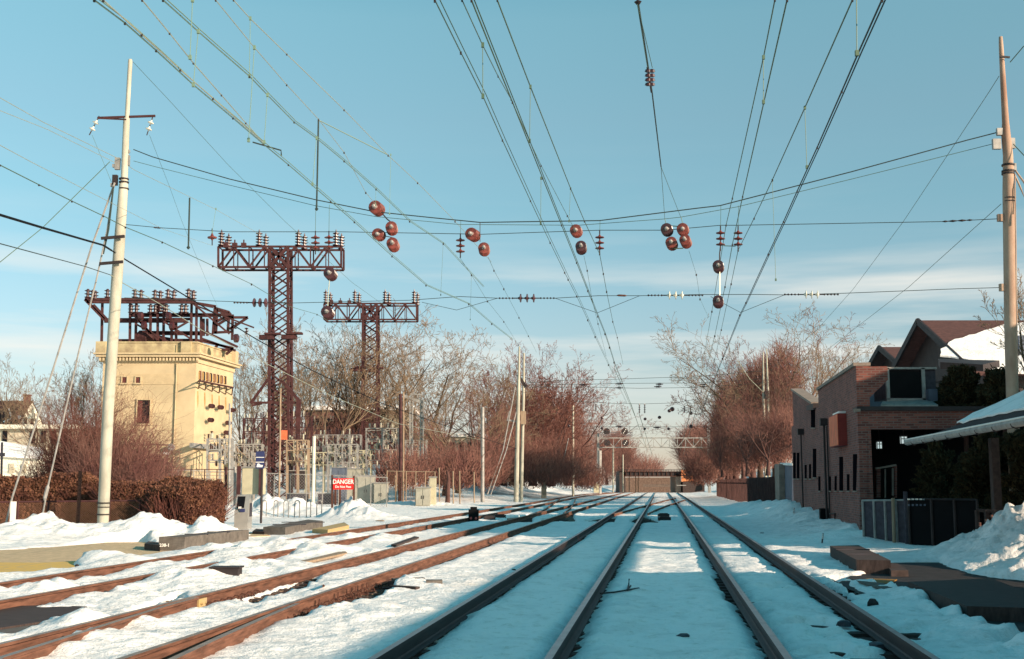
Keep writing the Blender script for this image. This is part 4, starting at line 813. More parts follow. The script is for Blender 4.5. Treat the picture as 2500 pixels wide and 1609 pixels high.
# roof steelwork
gt=thing('roof_gantry',(-32,YB+2,z_par),'dark red steel gantry with post insulators standing on the tan building roof','steel gantry')
def gb(l,Y,w=.20,name='beam'):
    for a,b_ in l: mb=MB(); mb.bar(P(*a,Y) if len(a)==2 else P(*a),P(*b_,Y) if len(b_)==2 else P(*b_),w); mb.build(name,M['redsteel'],gt)
gb([((208,731),(470,732)),((212,737),(478,738)),((208,731),(255,780)),((228,745),(265,785))],106,.26)
gb([((255,780),(470,779)),((255,785),(455,785)),((318,767),(565,768)),((318,771),(540,771)),((370,811),(510,812)),((370,815),(500,816)),((290,831),(480,830))],107,.22)
gb([((250,737),(248,838)),((318,738),(317,838)),((333,738),(331,838)),((368,760),(367,815)),((385,740),(385,838)),((400,740),(399,838)),((419,776),(419,838)),((430,776),(430,838)),((468,738),(466,838)),((480,742),(479,845)),((491,772),(491,850)),((497,778),(497,820)),((506,778),(506,820))],106.5,.20,'post')
gb([((325,768),(370,815)),((338,783),(385,830)),((470,740),(520,750)),((400,785),(470,830)),((420,785),(455,783)),((425,805),(460,785)),((470,740),(560,815)),((330,790),(420,840))],106,.16,'brace')
gb([((480,740),(527,748)),((525,748),(520,815)),((530,755),(527,815)),((525,752),(560,762)),((530,758),(560,768)),((560,762),(556,810)),((568,768),(567,830)),((545,775),(605,775)),((605,775),(575,795)),((575,795),(560,803)),((520,790),(556,770)),((528,795),(565,772)),((505,812),(580,847)),((480,830),(570,850)),((490,826),(575,856)),((515,850),(560,855)),((520,858),(532,840)),((570,850),(552,865)),((524,812),(565,810))],111,.22)
gb([((475,745),(620,800))],110,.14,'brace')
def pins(l,Y,hpx,r=.30,base=737,nm='post_insulator'):
    for x,yb in l:
        a=P(x,yb,Y); h=hpx/F*Y; pr=[(0,.12)]
        for q in range(3): z0=h*q/3; pr+=[(z0+.05,.13),(z0+h*.13,r),(z0+h*.17,r),(z0+h*.22,.14)]
        mb=MB(); mb.lathe(a,(0,0,1),pr+[(h,.10)],9); mb.build(nm,M['insuldark'],gt)
pins([(214,729),(226,731),(232,733),(262,729),(329,729),(344,731),(378,731),(391,733),(410,729),(424,732),(460,728),(472,732)],106,24)
pins([(320,766),(333,766),(367,766),(379,766),(391,762),(400,764),(406,766),(443,766),(453,766)],106.3,24)
mb=MB(); p=P(364,823,107); mb.lathe(p+Vector((-1.2,0,0)),(1,0,-.1),[(0,.3),(.3,.65),(1.1,.75),(1.6,.5),(2.6,.3),(3.2,.25)],10); mb.build('switch_drum',M['redsteel'],gt)
for x,y in ((341,772),(409,772),(417,796),(349,795),(574,826)): mb=MB(); mb.lathe(P(x-4,y,106),(1,0,0),[(0,.2),(.1,.4),(.4,.4),(.5,.2)],10); mb.build('bell_insulator',M['insuldark'],gt)
for x,y in ((575,786),(602,800)):
    mb=MB(); mb.lathe(P(x,y,111),(0,0,-1),[(0,.03),(.1,.2),(.16,.05),(.3,.05),(.36,.2),(.42,.05),(.55,.05),(.6,.2),(.66,.03)],8); mb.build('hanging_insulator',M['insuldark'],gt)

# ---------------------------------------------------------------- generic box building helpers
def bbox(name,x0,x1,ytop,Y,depth,m,lab,cat,parts=None,zb=-.3,group=None):
    a=P(x0,ytop,Y); b_=P(x1,ytop,Y); t=thing(name,((a.x+b_.x)/2,Y,0),lab,cat,group)
    mb=MB(); mb.box(((a.x+b_.x)/2,Y+depth/2,(a.z+zb)/2),(b_.x-a.x,depth,a.z-zb)); mb.build('body',m,t)
    return t,a,b_
def fbox(t,x0,y0,x1,y1,Y,m,name,d=.05,o=.03):
    a,b_=P(x0,y1,Y),P(x1,y0,Y); mb=MB(); mb.box(((a.x+b_.x)/2,Y-o,(a.z+b_.z)/2),(abs(b_.x-a.x),d,abs(b_.z-a.z))); return mb.build(name,m,t)
# houses on the left
h=thing('white_house',(-47,118,0),'white gabled house with dark roof and chimney at far left','house')
Yh=152
mb=MB(); a=P(-60,1041,Yh); b_=P(50,1041,Yh)
mb.prism([(a.x,Yh),(b_.x,Yh),(b_.x+2.6,Yh+6),(a.x,Yh+6)],-.3,P(0,1040,Yh).z); 
mb.add([P(50,1032,Yh),P(106,1040,Yh+5),P(78,980,Yh+2.5)],[(0,1,2)]); 
mb.slab([P(50,1240,Yh),P(106,1240,Yh+5),P(106,1036,Yh+5),P(50,1032,Yh)],(-.2,.1,0)); mb.build('wall',M['white'],h)
mb=MB(); mb.slab([P(-80,981,Yh+2.5),P(79,981,Yh+2.5),P(49,1033,Yh-.3),P(-80,1033,Yh-.3)],(0,.1,.15)); mb.slab([P(79,981,Yh+2.5),P(-80,981,Yh+2.5),P(-80,1030,Yh+5.5),P(108,1042,Yh+5.5)],(0,.1,.15)); rf=mb.build('roof',M['darkshingle'],h)
mb=MB(); p=P(66,976,Yh+2.5); mb.box((p.x,p.y,p.z),(.75,.6,1.3)); mb.box((p.x,p.y,p.z+.6),(.95,.8,.15)); mb.build('chimney',M['redbrick'],rf)
for pts in ([(20,998),(24,1000),(30,1016),(26,1018)],[(40,1016),(48,1014),(53,1020),(46,1024)],[(8,1030),(30,1020),(14,1032)]):
    mb=MB(); mb.slab([P(x,y,Yh+2.5-2.8*(y-981)/52-.12) for x,y in pts],(0,-.03,.08)); mb.build('snow_patch',M['snow'],rf)
for x0,y0,x1,y1,Y in ((59,1016,65,1037,Yh+.6),(75,1020,81,1040,Yh+2.4)): 
    mb=MB(); mb.box(((P(x0,y0,Y).x+P(x1,y0,Y).x)/2+.12,Y-.1,(P(x0,y0,Y).z+P(x1,y1,Y).z)/2),(.30,.2,.85),rz=.8); mb.build('window',M['glass'],h)
h2=thing('long_white_building',(-40,106,0),'long white building with ornate cornice and arched windows behind the bare bushes at left','building')
Y2=106; mb=MB(); a,b_=P(-60,1045,Y2),P(185,1060,Y2); mb.box(((a.x+b_.x)/2,Y2+4,(a.z-.3)/2),(b_.x-a.x,8,a.z+.3)); mb.build('wall',M['cream'],h2)
mb=MB(); mb.box(((a.x+b_.x)/2,Y2+3.9,a.z+.1),(b_.x-a.x+.5,9,.35)); mb.build('cornice',M['white'],h2)
for x0 in (6,74,100,125,150): fbox(h2,x0,1052,x0+13,1082,Y2,M['glass'],'window',.1,.05)
h3=thing('low_white_shed',(-36,88,0),'low white shed with two windows and snowy shallow roof at far left','shed')
Y3=88; a,b_=P(-40,1110,Y3),P(88,1116,Y3); mb=MB(); mb.box(((a.x+b_.x)/2,Y3+2.5,(a.z-.3)/2),(b_.x-a.x,5,a.z+.3)); mb.build('wall',M['white'],h3)
mb=MB(); mb.slab([P(-50,1112,Y3-.3),P(104,1121,Y3-.3),P(106,1100,Y3+5),P(5,1083,Y3+2.5),P(-50,1078,Y3+2.5)],(0,0,.18)); mb.build('roof',M['snow'],h3)
for x0,x1 in ((22,35),(52,63)):
    f=fbox(h3,x0,1132,x1,1155,Y3,M['cream'],'window',.08,.04); fbox(f,x0+2,1134,x1-2,1153,Y3-.06,M['greysteel'],'pane',.03,.02) if False else None
mb=MB(); mb.tube(P(5,1080,70),P(2,1230,70),.07); mb.box(P(5,1110,70),(.25,.25,.2)); tag(mb.build('thin_post',M['darkgrey']),'thin dark post in front of the low white shed','post')

# ---------------------------------------------------------------- background buildings behind the substation yard
t,a,b_=bbox('brick_building',745,1000,1001,215,14,M['redbrick'],'long dark brick building with snowy roof edge behind the towers','building')
mb=MB(); mb.box(((a.x+b_.x)/2,215+7,a.z+.35),(b_.x-a.x+1.5,15.4,.75)); mb.build('snowy_roof',M['snow'],t)
for i in range(7): fbox(t,765+i*32,1022,779+i*32,1052,215,M['glass'],'window',.2,.08)
t,a,b_=bbox('yellow_building',1045,1170,1066,205,12,M['cream'],'pale yellow building with snow on its roof glimpsed through the bare trees','building')
mb=MB(); mb.box(((a.x+b_.x)/2,205+6,a.z+.2),(b_.x-a.x+1,13,.5)); mb.build('snowy_roof',M['snow'],t)
for i in range(5): fbox(t,1055+i*22,1080,1066+i*22,1108,205,M['glass'],'window',.2,.08)
t,a,b_=bbox('small_yellow_house',925,1002,1012,190,8,M['cream'],'small tan gable house between the brown poles and brick building','house')

# ---------------------------------------------------------------- substation yard equipment
def col(t,px,y0,y1,Y,w,m,name='post'):
    a=P(px,y0,Y); b_=P(px,y1,Y); 
    if y1>=1210: b_.z=-.3
    mb=MB(); mb.bar(b_,a,w); mb.build(name,m,t)
def hb(t,x0,y0,x1,y1,Y,w,m,name='beam',Y1=None):
    mb=MB(); mb.bar(P(x0,y0,Y),P(x1,y1,Y1 or Y),w); mb.build(name,m,t)
rs=random.Random(11)
def busframe(lab,x0,x1,ytop,ybot,Y,ncol,nbeam,m,ins=True,dep=6):
    t=thing('bus_structure',(P((x0+x1)/2,1200,Y).x,Y,0),lab,'switchyard frame','galvanised switchyard frames')
    for i in range(ncol):
        x=x0+(x1-x0)*i/(ncol-1); col(t,x,ytop,ybot,Y,.13,m); col(t,x+3,ytop,ybot,Y+dep,.12,m); hb(t,x,ytop+4,x+3,ytop+4,Y,.09,m,Y1=Y+dep); (hb(t,x,ytop+2,x+(x1-x0)/(ncol-1),ytop+30,Y,.06,m,'brace') if i<ncol-1 else None)
    for j in range(nbeam):
        y=ytop+(1150-ytop)*j/nbeam; hb(t,x0-2,y,x1+2,y,Y,.10,m); hb(t,x0,y+5,x1+4,y+5,Y+dep,.08,m)
        if ins:
            for i in range(int((x1-x0)/5.5)):
                x=x0+3+i*5.5+rs.uniform(-2,2); up=1 if rs.random()<.6 else -1; a=P(x,y-1.5*up,Y+rs.uniform(0,dep)*.5); hh=rs.uniform(8,15)/F*Y; r_=.17
                mb=MB(); mb.lathe(a,(0,0,up),[(0,.05)]+sum([[(hh*(q+.3)/4,.06),(hh*(q+.5)/4,r_),(hh*(q+.7)/4,.06)] for q in range(4)],[])+[(hh,.05)],7); mb.build('post_insulator',M['insuldark'] if rs.random()<.6 else M['insulwhite'],t)
    for i in range(max(5,int((x1-x0)/9))):
        xa=rs.uniform(x0,x1-10); ya=rs.uniform(ytop+5,1120); pts=[P(xa+rs.uniform(0,22)*k/3+ (0),ya+rs.uniform(3,16)*(1 if k%2 else .2),Y-.4) for k in range(4)]; mb=MB(); mb.path(pts,.035,5); mb.build('jumper_cable',M['greysteel'] if rs.random()<.6 else M['wood'],t)
        xv=rs.uniform(x0,x1); yv=rs.uniform(ytop,1110); col(t,xv,yv,yv+rs.uniform(14,50),Y+rs.uniform(-.5,dep),rs.uniform(.07,.16),M[rs.choice(['greysteel','wood','redsteel','beigecab'])],'upright')
    return t
busframe('switchyard frame against the sunlit side of the tan building',506,566,1072,1215,100,3,3,M['greysteel'],dep=5)
busframe('tall switchyard frame between tan building and nearer lattice tower',594,668,1022,1215,136,4,4,M['redsteel'])
busframe('switchyard frame right of the nearer lattice tower',690,760,1018,1215,138,3,5,M['redsteel'])
busframe('wide low switchyard frame in front of the brick building',768,880,1062,1215,150,5,3,M['greysteel'])
busframe('pipework switchyard frame just left of the brown twin poles',894,972,1046,1215,128,3,4,M['greysteel'])
busframe('low grey switchyard frame behind the beige cabinet',575,640,1085,1215,112,4,3,M['greysteel'],dep=3)
busframe('small rusty switchyard frame right of the slim tan pole',700,752,1075,1215,114,3,3,M['wood'],dep=3)
busframe('dense grey switchyard frame above the blue-grey transformer',800,872,1085,1215,120,5,3,M['greysteel'],dep=4)
busframe('far tall switchyard frame seen between the two lattice towers',760,850,1030,1215,172,5,4,M['redsteel'],dep=6)
busframe('narrow switchyard frame inside the grey portal frame',990,1040,1075,1215,132,4,3,M['greysteel'],dep=3)
busframe('low cream-grey switchyard frame low between the two lattice towers',850,905,1100,1215,134,4,3,M['beigecab'],dep=4)
busframe('tan switchyard frame low behind the danger sign',745,812,1105,1215,128,4,3,M['beigecab'],dep=4)
busframe('rusty switchyard frame behind the brown twin poles',930,1000,1062,1215,140,4,4,M['redsteel'],dep=5)
t=thing('portal_frame',(P(1010,1200,125).x,125,0),'grey lattice portal frame with a level top beam right of the twin brown poles','portal frame')
for x in (1004,1030):
    for o in (-3,3): col(t,x+o,975,1155+70,125,.16,M['greysteel'],'leg')
    mb=MB(); a0,a1=P(x-3,1160,125),P(x-3,975,125); b0,b1=P(x+3,1160,125),P(x+3,975,125); lattice(mb,a0,a1,b0,b1,14,.08); mb.build('lacing',M['greysteel'],t)
hb(t,985,966,1030,983,125,.28,M['greysteel']); hb(t,1002,962,1030,964,127,.15,M['greysteel']); hb(t,1004,975,1030,978,126,.2,M['greysteel'])
def cabinet(x0,x1,y0,y1,Y,d,m,lab,door=True,name='equipment_cabinet',extra=None):
    a,b_=P(x0,y1,Y),P(x1,y0,Y); z0=-.3 if y1>1208 else a.z; t=thing(name,((a.x+b_.x)/2,Y,0),lab,'equipment cabinet'); mb=MB(); mb.box(((a.x+b_.x)/2,Y+d/2,(z0+b_.z)/2),(b_.x-a.x,d,b_.z-z0)); mb.build('body',m,t)
    mb=MB(); mb.box(((a.x+b_.x)/2,Y+d/2,b_.z+.04),(b_.x-a.x+.15,d+.15,.08)); mb.build('lid',M['greysteel'],t)
    if door:
        w=(b_.x-a.x); 
        for s_ in (-.24,.24): 
            mb=MB(); mb.box(((a.x+b_.x)/2+s_*w,Y-.02,(max(0,z0)+b_.z)/2),(w*.44,.05,(b_.z-max(0,z0))*.86)); dd=mb.build('door',m,t)
            mb=MB(); mb.box(((a.x+b_.x)/2+s_*w*.3,Y-.06,(max(0,z0)+b_.z)/2),(.04,.04,.25)); mb.build('handle',M['metaldark'],dd)
    return t
cabinet(590,640,1142,1207,74,1.2,M['beigecab'],'large plain beige cabinet on brown legs behind the ticket machine',door=False)
for x in (584,638):
    mb=MB(); a=P(x,1138,73.8); mb.box((a.x,73.8,(a.z)/2),(.22,.2,a.z)); tag(mb.build('cabinet_post',M['redsteel']),('left' if x<600 else 'right')+' brown upright beside the large beige cabinet','post')
cabinet(808,842,1142,1222,100,1.5,M['bluegrey'],'blue-grey transformer cabinet behind the danger sign')
cabinet(842,880,1145,1225,104,1.8,M['greycab'],'pale grey cabinet right of the blue-grey transformer')
cabinet(872,912,1163,1228,96,1.4,M['greycab'],'low pale grey cabinet beside the dark-red bushings')
cabinet(912,945,1180,1227,95,1.2,M['greycab'],'low white-grey cabinet with four small door leaves by the brown fence')
cabinet(1014,1050,1191,1229,92,1.3,M['greycab'],'grey equipment box by the track with open dark slot')
cabinet(1048,1064,1166,1229,93,.8,M['beigecab'],'narrow tall beige cabinet right of the grey equipment box',door=False)
cabinet(1322,1334,1172,1212,150,1.0,M['greycab'],'small plain grey cabinet beside the track right of the paired poles',door=False)
cabinet(1450,1462,1180,1203,215,1.0,M['beigecab'],'tiny beige cabinet at the foot of the signal bridge',door=False)
t=thing('transformer',(P(928,1200,118).x,118,0),'dark red transformer with bushings behind the pale cabinets','transformer')
mb=MB(); a,b_=P(917,1182,118),P(944,1158,118); mb.box(((a.x+b_.x)/2,118.8,(a.z+b_.z)/2),(b_.x-a.x,1.6,b_.z-a.z)); mb.build('tank',M['darkred'],t)
for x in (921,930,939): mb=MB(); p=P(x,1158,118); mb.lathe(p,(0,0,1),[(0,.15),(.1,.2),(.2,.1),(.3,.2),(.4,.1),(.5,.18),(.6,.06)],8); mb.build('bushing',M['insuldark'],t)
for x0,x1,y0,y1,lab in ((700,716,1150,1190,'dark narrow cabinet left of the striped one'),(728,742,1150,1195,'dark narrow cabinet beside brown stay post')):
    cabinet(x0,x1,y0,y1,118,.8,M['metaldark'],lab,door=False)
for x0,x1,lab in ((700,746,'left dark low container by the yard fence'),(776,812,'right dark low container behind the danger sign')): cabinet(x0,x1,1206,1219,98,1.5,M['darkgrey'],lab,door=False,name='low_container')
# poles in the yard
def spole(pts,Y,w,m,lab,name='yard_pole',arm=None,cat='pole',group=None):
    v=[P(a,b_,Y) for a,b_ in pts]; v[-1].z=-.3; t=thing(name,(v[-1].x,Y,0),lab,cat,group); mb=MB(); mb.path(v,[x/2/F*Y for x in w],10); mb.build('shaft',m,t)
    if arm:
        for (x0,y0,x1,y1,ww) in arm: mb=MB(); mb.bar(P(x0,y0,Y-.2),P(x1,y1,Y-.2),ww); mb.build('crossarm',M['wood'],t)
    return t
spole([(685,948),(684,1060),(681,1230)],84,[4,4.5,5],M['wood'],'slim tan pole in front of the nearer lattice tower')
spole([(767,1065),(764,1230)],86,[8,8],M['insulwhite'],'short stout cream pole between the lattice tower and danger sign')
spole([(978,962),(978,1100),(976,1226)],97,[8,8.5,9],M['redsteel'],'brown pole of the twin pair behind the brown fence')
spole([(985,958),(985,1100),(984,1226)],97.6,[4,4,4.5],M['wood'],'slim tan pole of the twin pair behind the brown fence')
spole([(1178,994),(1178,1225)],108,[9,9.5],M['greysteel'],'plain square grey pole standing alone at the yard end')
for x,y0,Y,w in ((1106,1150,98,3.5),(1122,1150,98,3),(1072,1142,98,3),(1157,1152,104,3),(965,1160,97,3),(1400,1060,180,3)):
    spole([(x,y0),(x+1,1230)],Y,[w,w],M['wood'],{1106:'short tan post left of the two by the brush',1122:'short tan post right of the two by the brush',1072:'thin tan post just right of the narrow beige cabinet',1157:'thin tan post close left of the grey square pole',965:'thin tan post at the brown twin poles',1400:'thin far post at the brush edge left of the signal bridge'}[x],'thin_post',cat='post')
spole([(1092,1148),(1095,1165),(1092,1235)],100,[5,9,13],M['barkred'],'stout dark red stump-like post among the thin posts','stump',cat='post')
# yard fence (chain link, fine mesh built as thin posts and wires)
def chain(lab,pts,ytop,ybot,Y0,Y1,m,step,mesh=0,mm=None,name='chain_link_fence',fill=None,pr=.04,hr=.6):
    (x0,x1)=pts; t=thing(name,(P(x0,1200,Y0).x,Y0,0),lab,'fence'); n=max(1,int(abs(x1-x0)/step))
    for i in range(n+1):
        f=i/n; x=x0+(x1-x0)*f; Y=Y0+(Y1-Y0)*f; yt=ytop[0]+(ytop[1]-ytop[0])*f; a=P(x,yt-1,Y); mb=MB(); mb.tube((a.x,Y,-.2),a,pr,n=6); mb.build('post',m,t)
    a=P(x0,ytop[0],Y0); b_=P(x1,ytop[1],Y1); mb=MB(); mb.tube(a,b_,pr*.75,n=6); mb.build('top_rail',m,t)
    if fill:
        mb=MB(); mb.slab([(a.x,Y0+.04,-.1),(b_.x,Y1+.04,-.1),(b_.x,Y1+.04,b_.z),(a.x,Y0+.04,a.z)],(0,.015,0)); mb.build('mesh_panel',fill,t)
    elif mesh:
        S=[]; Ln=math.hypot(b_.x-a.x,b_.y-a.y); H_=(a.z+b_.z)/2; k=int(Ln/mesh)
        for i in range(-int(H_/mesh),k):
            for s_ in (1,-1):
                t0,t1=(i*mesh)/Ln,(i*mesh+H_)/Ln; z0,z1=(0,H_) if s_>0 else (H_,0)
                if t0<0: z0+=(z1-z0)*(-t0)/(t1-t0); t0=0
                if t1>1: z1=z0+(z1-z0)*(1-t0)/(t1-t0); t1=1
                if t1<=t0: continue
                S.append([a.x+(b_.x-a.x)*t0,a.y+(b_.y-a.y)*t0,z0,a.x+(b_.x-a.x)*t1,a.y+(b_.y-a.y)*t1,z1,.003+.012*mesh,.003+.012*mesh])
        V_,Q_=segmesh(S,3); V_=V_-np.array(tuple(t.location)); fastmesh('wire_mesh',V_,Q_,mm or m,t)
    return t
chain('chain-link fence with rusty rail in front of the clipped hedge at left',(-30,342),(1226,1222),(1290,1285),39,40.5,M['redsteel'],66,mesh=.075,mm=M['fencetan'])
mb=MB(); p=P(196,1150,38.8); mb.bar((p.x,38.8,-.1),p,.09); tag(mb.build('steel_post',M['darkrust']),'tall rusty post rising above the chain-link fence by the hedge','post')
chain('long yard fence behind the bike rack and danger sign',(395,945),(1146,1166),(1220,1228),84,90,M['greysteel'],38,mesh=.22,mm=M['greysteel'],pr=.035)
mb=MB(); mb.bar(P(388,1146,80),P(650,1146,80),.05); 
for x in (390,405,466,500,530,575): p=P(x,1146,80); mb.bar((p.x,80,-.1),p,.06)
tag(mb.build('yard_rail_fence',M['redsteel']),'thin brown rail fence between the hedge and the tan building','fence')
chain('brown mesh-covered yard fence beside the leftmost track',(945,1062),(1150,1152),(1228,1229),96,96,M['wood'],20,mesh=.12,mm=M['fencetan'])
t=thing('wood_fence',(P(496,1180,90).x,90,0),'horizontal-board fence at the foot of the tan building','fence')
for y_ in (1152,1160,1168,1176): mb=MB(); mb.bar(P(470,y_,92),P(560,y_+2,92),.22,.05); mb.build('board',M['wood'],t)
for x in (552,574): spole([(x,1140),(x,1222)],76,[7,7],M['redsteel'] if x<560 else M['greysteel'],'dark red post behind ticket machine' if x<560 else 'grey tall post behind ticket machine','thin_post',cat='post')
spole([(561,985),(560,1222)],88,[5,6],M['greysteel'],'tall thin grey pole at the right edge of the tan building')

# ---------------------------------------------------------------- platform furniture
Yk=G(580,1293).y; k_=Yk/F
t=thing('ticket_machine',(P(580,1293,Yk).x,Yk,0),'steel ticket machine with slanted dark screen on the snowy platform','ticket machine')
def kp(x,y,dy=0): 
    p=P(x,y,Yk); return Vector((p.x,Yk+dy,p.z))
mb=MB(); sec=[(0,0),(0,kp(0,1252).z),(.18,kp(0,1226).z),(.32,kp(0,1208).z),(.75,kp(0,1208).z),(.75,0)]
x0,x1=kp(571,1290).x,kp(604,1290).x
mb.add([(x0,Yk+a,b_-0.0) for a,b_ in sec]+[(x1,Yk+a,b_) for a,b_ in sec],[tuple(range(6))[::-1],tuple(range(6,12))]+[(i,(i+1)%6,(i+1)%6+6,i+6) for i in range(6)]); mb.build('body',M['kiosk'],t)
mb=MB(); q=[(0.10,kp(0,1240).z),(.30,kp(0,1212).z)]
mb.slab([(x0+.06,Yk+q[0][0]-.01,q[0][1]),(x0+.34,Yk+q[0][0]-.01,q[0][1]),(x0+.34,Yk+q[1][0]-.01,q[1][1]),(x0+.06,Yk+q[1][0]-.01,q[1][1])],(0,-.02,-.0)); mb.build('screen',M['glass'],t)
mb=MB(); mb.box((x0+.30,Yk+.0,kp(0,1246).z),(.18,.05,.12)); mb.build('keypad',M['signblue'],t)
mb=MB(); mb.box((x0+.2,Yk-.01,kp(0,1236).z-.05),(.1,.04,.07)); mb.build('card_slot',M['signwhite'],t)
mb=MB(); mb.box((x1+.012,Yk+.45,kp(0,1245).z),(.03,.35,.5)); mb.build('side_grille',M['darkgrey'],t)
# blue sign
Ys=G(638,1279).y; t=thing('platform_sign',(P(638,1279,Ys).x,Ys,0),'dark blue information sign on a black post by the bike racks','sign')
mb=MB(); a=P(637,1279,Ys); b_=P(641,1100,Ys); mb.tube((a.x,Ys,-.1),b_,.05); mb.build('post',M['metaldark'],t)
a,b_=P(624,1144,Ys-.07),P(646,1102,Ys-.07); cx,cz,w,hh=(a.x+b_.x)/2,(a.z+b_.z)/2,b_.x-a.x,b_.z-a.z
mb=MB(); mb.box((cx,Ys-.07,cz),(w,.05,hh)); pn=mb.build('panel',M['signblue'],t)
for f_ in (.15,-.13): mb=MB(); mb.box((cx,Ys-.10,cz+hh*f_),(w*.98,.012,.03)); mb.build('line',M['signwhite'],pn)
mb=MB(); mb.add([(cx-w*.38,Ys-.102,cz-hh*.42),(cx+w*.3,Ys-.102,cz-hh*.42),(cx+w*.38,Ys-.102,cz-hh*.30),(cx+w*.05,Ys-.102,cz-hh*.28),(cx-w*.1,Ys-.102,cz-hh*.2),(cx-w*.3,Ys-.102,cz-hh*.22)],[(0,1,2,3,4,5)]); mb.build('emblem',M['signwhite'],pn)
# bike racks
for i,(xa,xb) in enumerate(((640,650),(668,678),(692,704),(719,731),(748,758),(773,785))):
    Y=G(700,1264).y; a,b_=P(xa,1264,Y),P(xb,1264,Y); r_=(b_.x-a.x)/2; top=P(xa,1222,Y).z; pts=[(a.x,Y,-.1),(a.x,Y,top-r_)]+[((a.x+b_.x)/2-math.cos(q)*r_,Y,top-r_+math.sin(q)*r_) for q in [.4,.8,1.2,1.57,1.95,2.35,2.75]]+[(b_.x,Y,top-r_),(b_.x,Y,-.1)]
    t=thing('bike_rack',((a.x+b_.x)/2,Y,0),['first hoop bike rack, right by the blue sign post','second hoop bike rack from the blue sign','third hoop bike rack from the blue sign','fourth hoop bike rack from the blue sign','second last hoop bike rack toward the danger sign','last hoop bike rack, nearest the danger sign'][i],'bike rack','row of inverted U bike racks'); mb=MB(); mb.path(pts,.026,8); mb.build('hoop',M['greysteel'],t,smooth=True)
# danger sign
Yd=G(838,1266).y; t=thing('danger_sign',(P(838,1266,Yd).x,Yd,0),'red and white DANGER sign board on a dark four-legged frame','sign')
for x,y0,y1,dy in ((811,1160,1262,0),(864,1162,1265,0),(819,1195,1256,1.2),(830,1195,1256,1.2)):
    a=P(x,y0,Yd+dy); mb=MB(); mb.bar((P(x,y1,Yd+dy).x,Yd+dy,-.05),a,.09); mb.build('post',M['darkrust'],t)
mb=MB(); mb.bar(P(812,1245,Yd),P(864,1245,Yd),.05); mb.build('cross_bar',M['darkrust'],t)
a,b_=P(813,1195,Yd-.07),P(863,1168,Yd-.07); mb=MB(); mb.box(((a.x+b_.x)/2,Yd-.07,(a.z+b_.z)/2),(b_.x-a.x,.05,b_.z-a.z)); pn=mb.build('board',M['signred'],t)
def text(s_,x,y,z,size,m,par,rz=0,name='lettering',ext=.004,xs=1.0):
    c=bpy.data.curves.new(name,'FONT'); c.body=s_; c.size=size; c.align_x='CENTER'; c.align_y='CENTER'; c.extrude=ext; c.offset=size*.02
    o=bpy.data.objects.new(name,c); C.objects.link(o); dg=bpy.context.evaluated_depsgraph_get(); me=bpy.data.meshes.new_from_object(o.evaluated_get(dg)); bpy.data.objects.remove(o)
    me.transform(Matrix.Scale(xs,4,(1,0,0))); me.transform(Matrix.Rotation(R(90),4,'X')); me.transform(Matrix.Rotation(rz,4,'Z')); off=Vector((0,0,0)); q=par
    while q is not None: off+=Vector(q.location); q=q.parent
    me.transform(Matrix.Translation(Vector((x,y,z))-off)); me.materials.clear(); me.materials.append(m); o=bpy.data.objects.new(name,me); C.objects.link(o); o.parent=par; return o
cx=(a.x+b_.x)/2; cz=(a.z+b_.z)/2; hh=b_.z-a.z
text('DANGER',cx,Yd-.105,cz+hh*.18,.30,M['signwhite'],pn,xs=.86); text('Do Not Pass',cx,Yd-.105,cz-hh*.26,.16,M['signwhite'],pn,xs=.95)
text('238-1',G(402,1345).x,G(402,1345).y-.03,.14,.11,M['signwhite'],bpy.data.objects['concrete_slab'],name='painted_number')
# dwarf signal
Yq=G(1155,1273).y; t=thing('dwarf_signal',(P(1155,1273,Yq).x,Yq,0),'black dwarf signal with two dull pink lenses between the left tracks','signal')
p=P(1156,1262,Yq); mb=MB(); mb.box((p.x,Yq+.2,p.z+.06),(.46,.4,.55)); mb.box((p.x,Yq+.2,p.z+.38),(.30,.36,.14)); mb.build('housing',M['black'],t)
for s_ in (-.12,.12): mb=MB(); mb.lathe((p.x+s_,Yq-.02,p.z-.06),(0,1,0),[(0,.05),(.02,.06),(.03,.05)],12); mb.build('lens',mat('dull_pink_lens',(0.45,0.10,0.09),var=.05),t)
for s_ in (-.17,.17): mb=MB(); mb.tube((p.x+s_,Yq+.1,-.1),(p.x+s_,Yq+.1,p.z-.2),.035); mb.build('leg',M['black'],t)
for x,y,lab in ((1195,1269,'left dark lump by the dwarf signal'),(1221,1265,'right dark lump by the dwarf signal'),(1620,1262,'dark switch box beyond, right of the middle track'),(1622,1271,'dark switch box nearer, right of the middle track')):
    g=G(x,y); mb=MB(); mb.box((g.x,g.y,.08),(.55,.35,.16),rz=.1); mb.box((g.x,g.y,.17),(.4,.25,.05),rz=.1); tag(mb.build('switch_box',M['metaldark']),lab,'switch box','low dark switch boxes')
# ---------------------------------------------------------------- farther poles, spans and signal bridge
spole([(1268,846),(1266,950),(1263,1080),(1260,1222)],118,[4,8,10,12],M['polepaint'],'left cream pole of the close pair right of the yard','paired_pole')
tq=spole([(1279,862),(1278,960),(1275,1100),(1272,1222)],119,[4,7,8,9],M['polepaint'],'right cream pole of the close pair, with a rusty bracket','paired_pole')
fbox(tq,1271,1004,1284,1036,118.5,M['wood'],'bracket_plate',.5)
hb(tq,1238,1025,1270,1031,118.3,.16,M['greysteel'],'crossarm'); hb(tq,1244,1003,1238,1028,118.3,.10,M['greysteel'],'crossarm'); hb(tq,1264,915,1284,945,118.3,.3,M['metaldark'],'crossarm')
guy([(1258,945),(1228,1100),(1190,1207)],118,116,.06,'greysteel','left long guy of the paired poles'); guy([(1262,1000),(1236,1100),(1198,1208)],118,116,.05,'greysteel','right long guy of the paired poles')
guy([(1388,1070),(1362,1180)],165,163,.06,'greysteel','pale guy at the brush right of the paired poles')
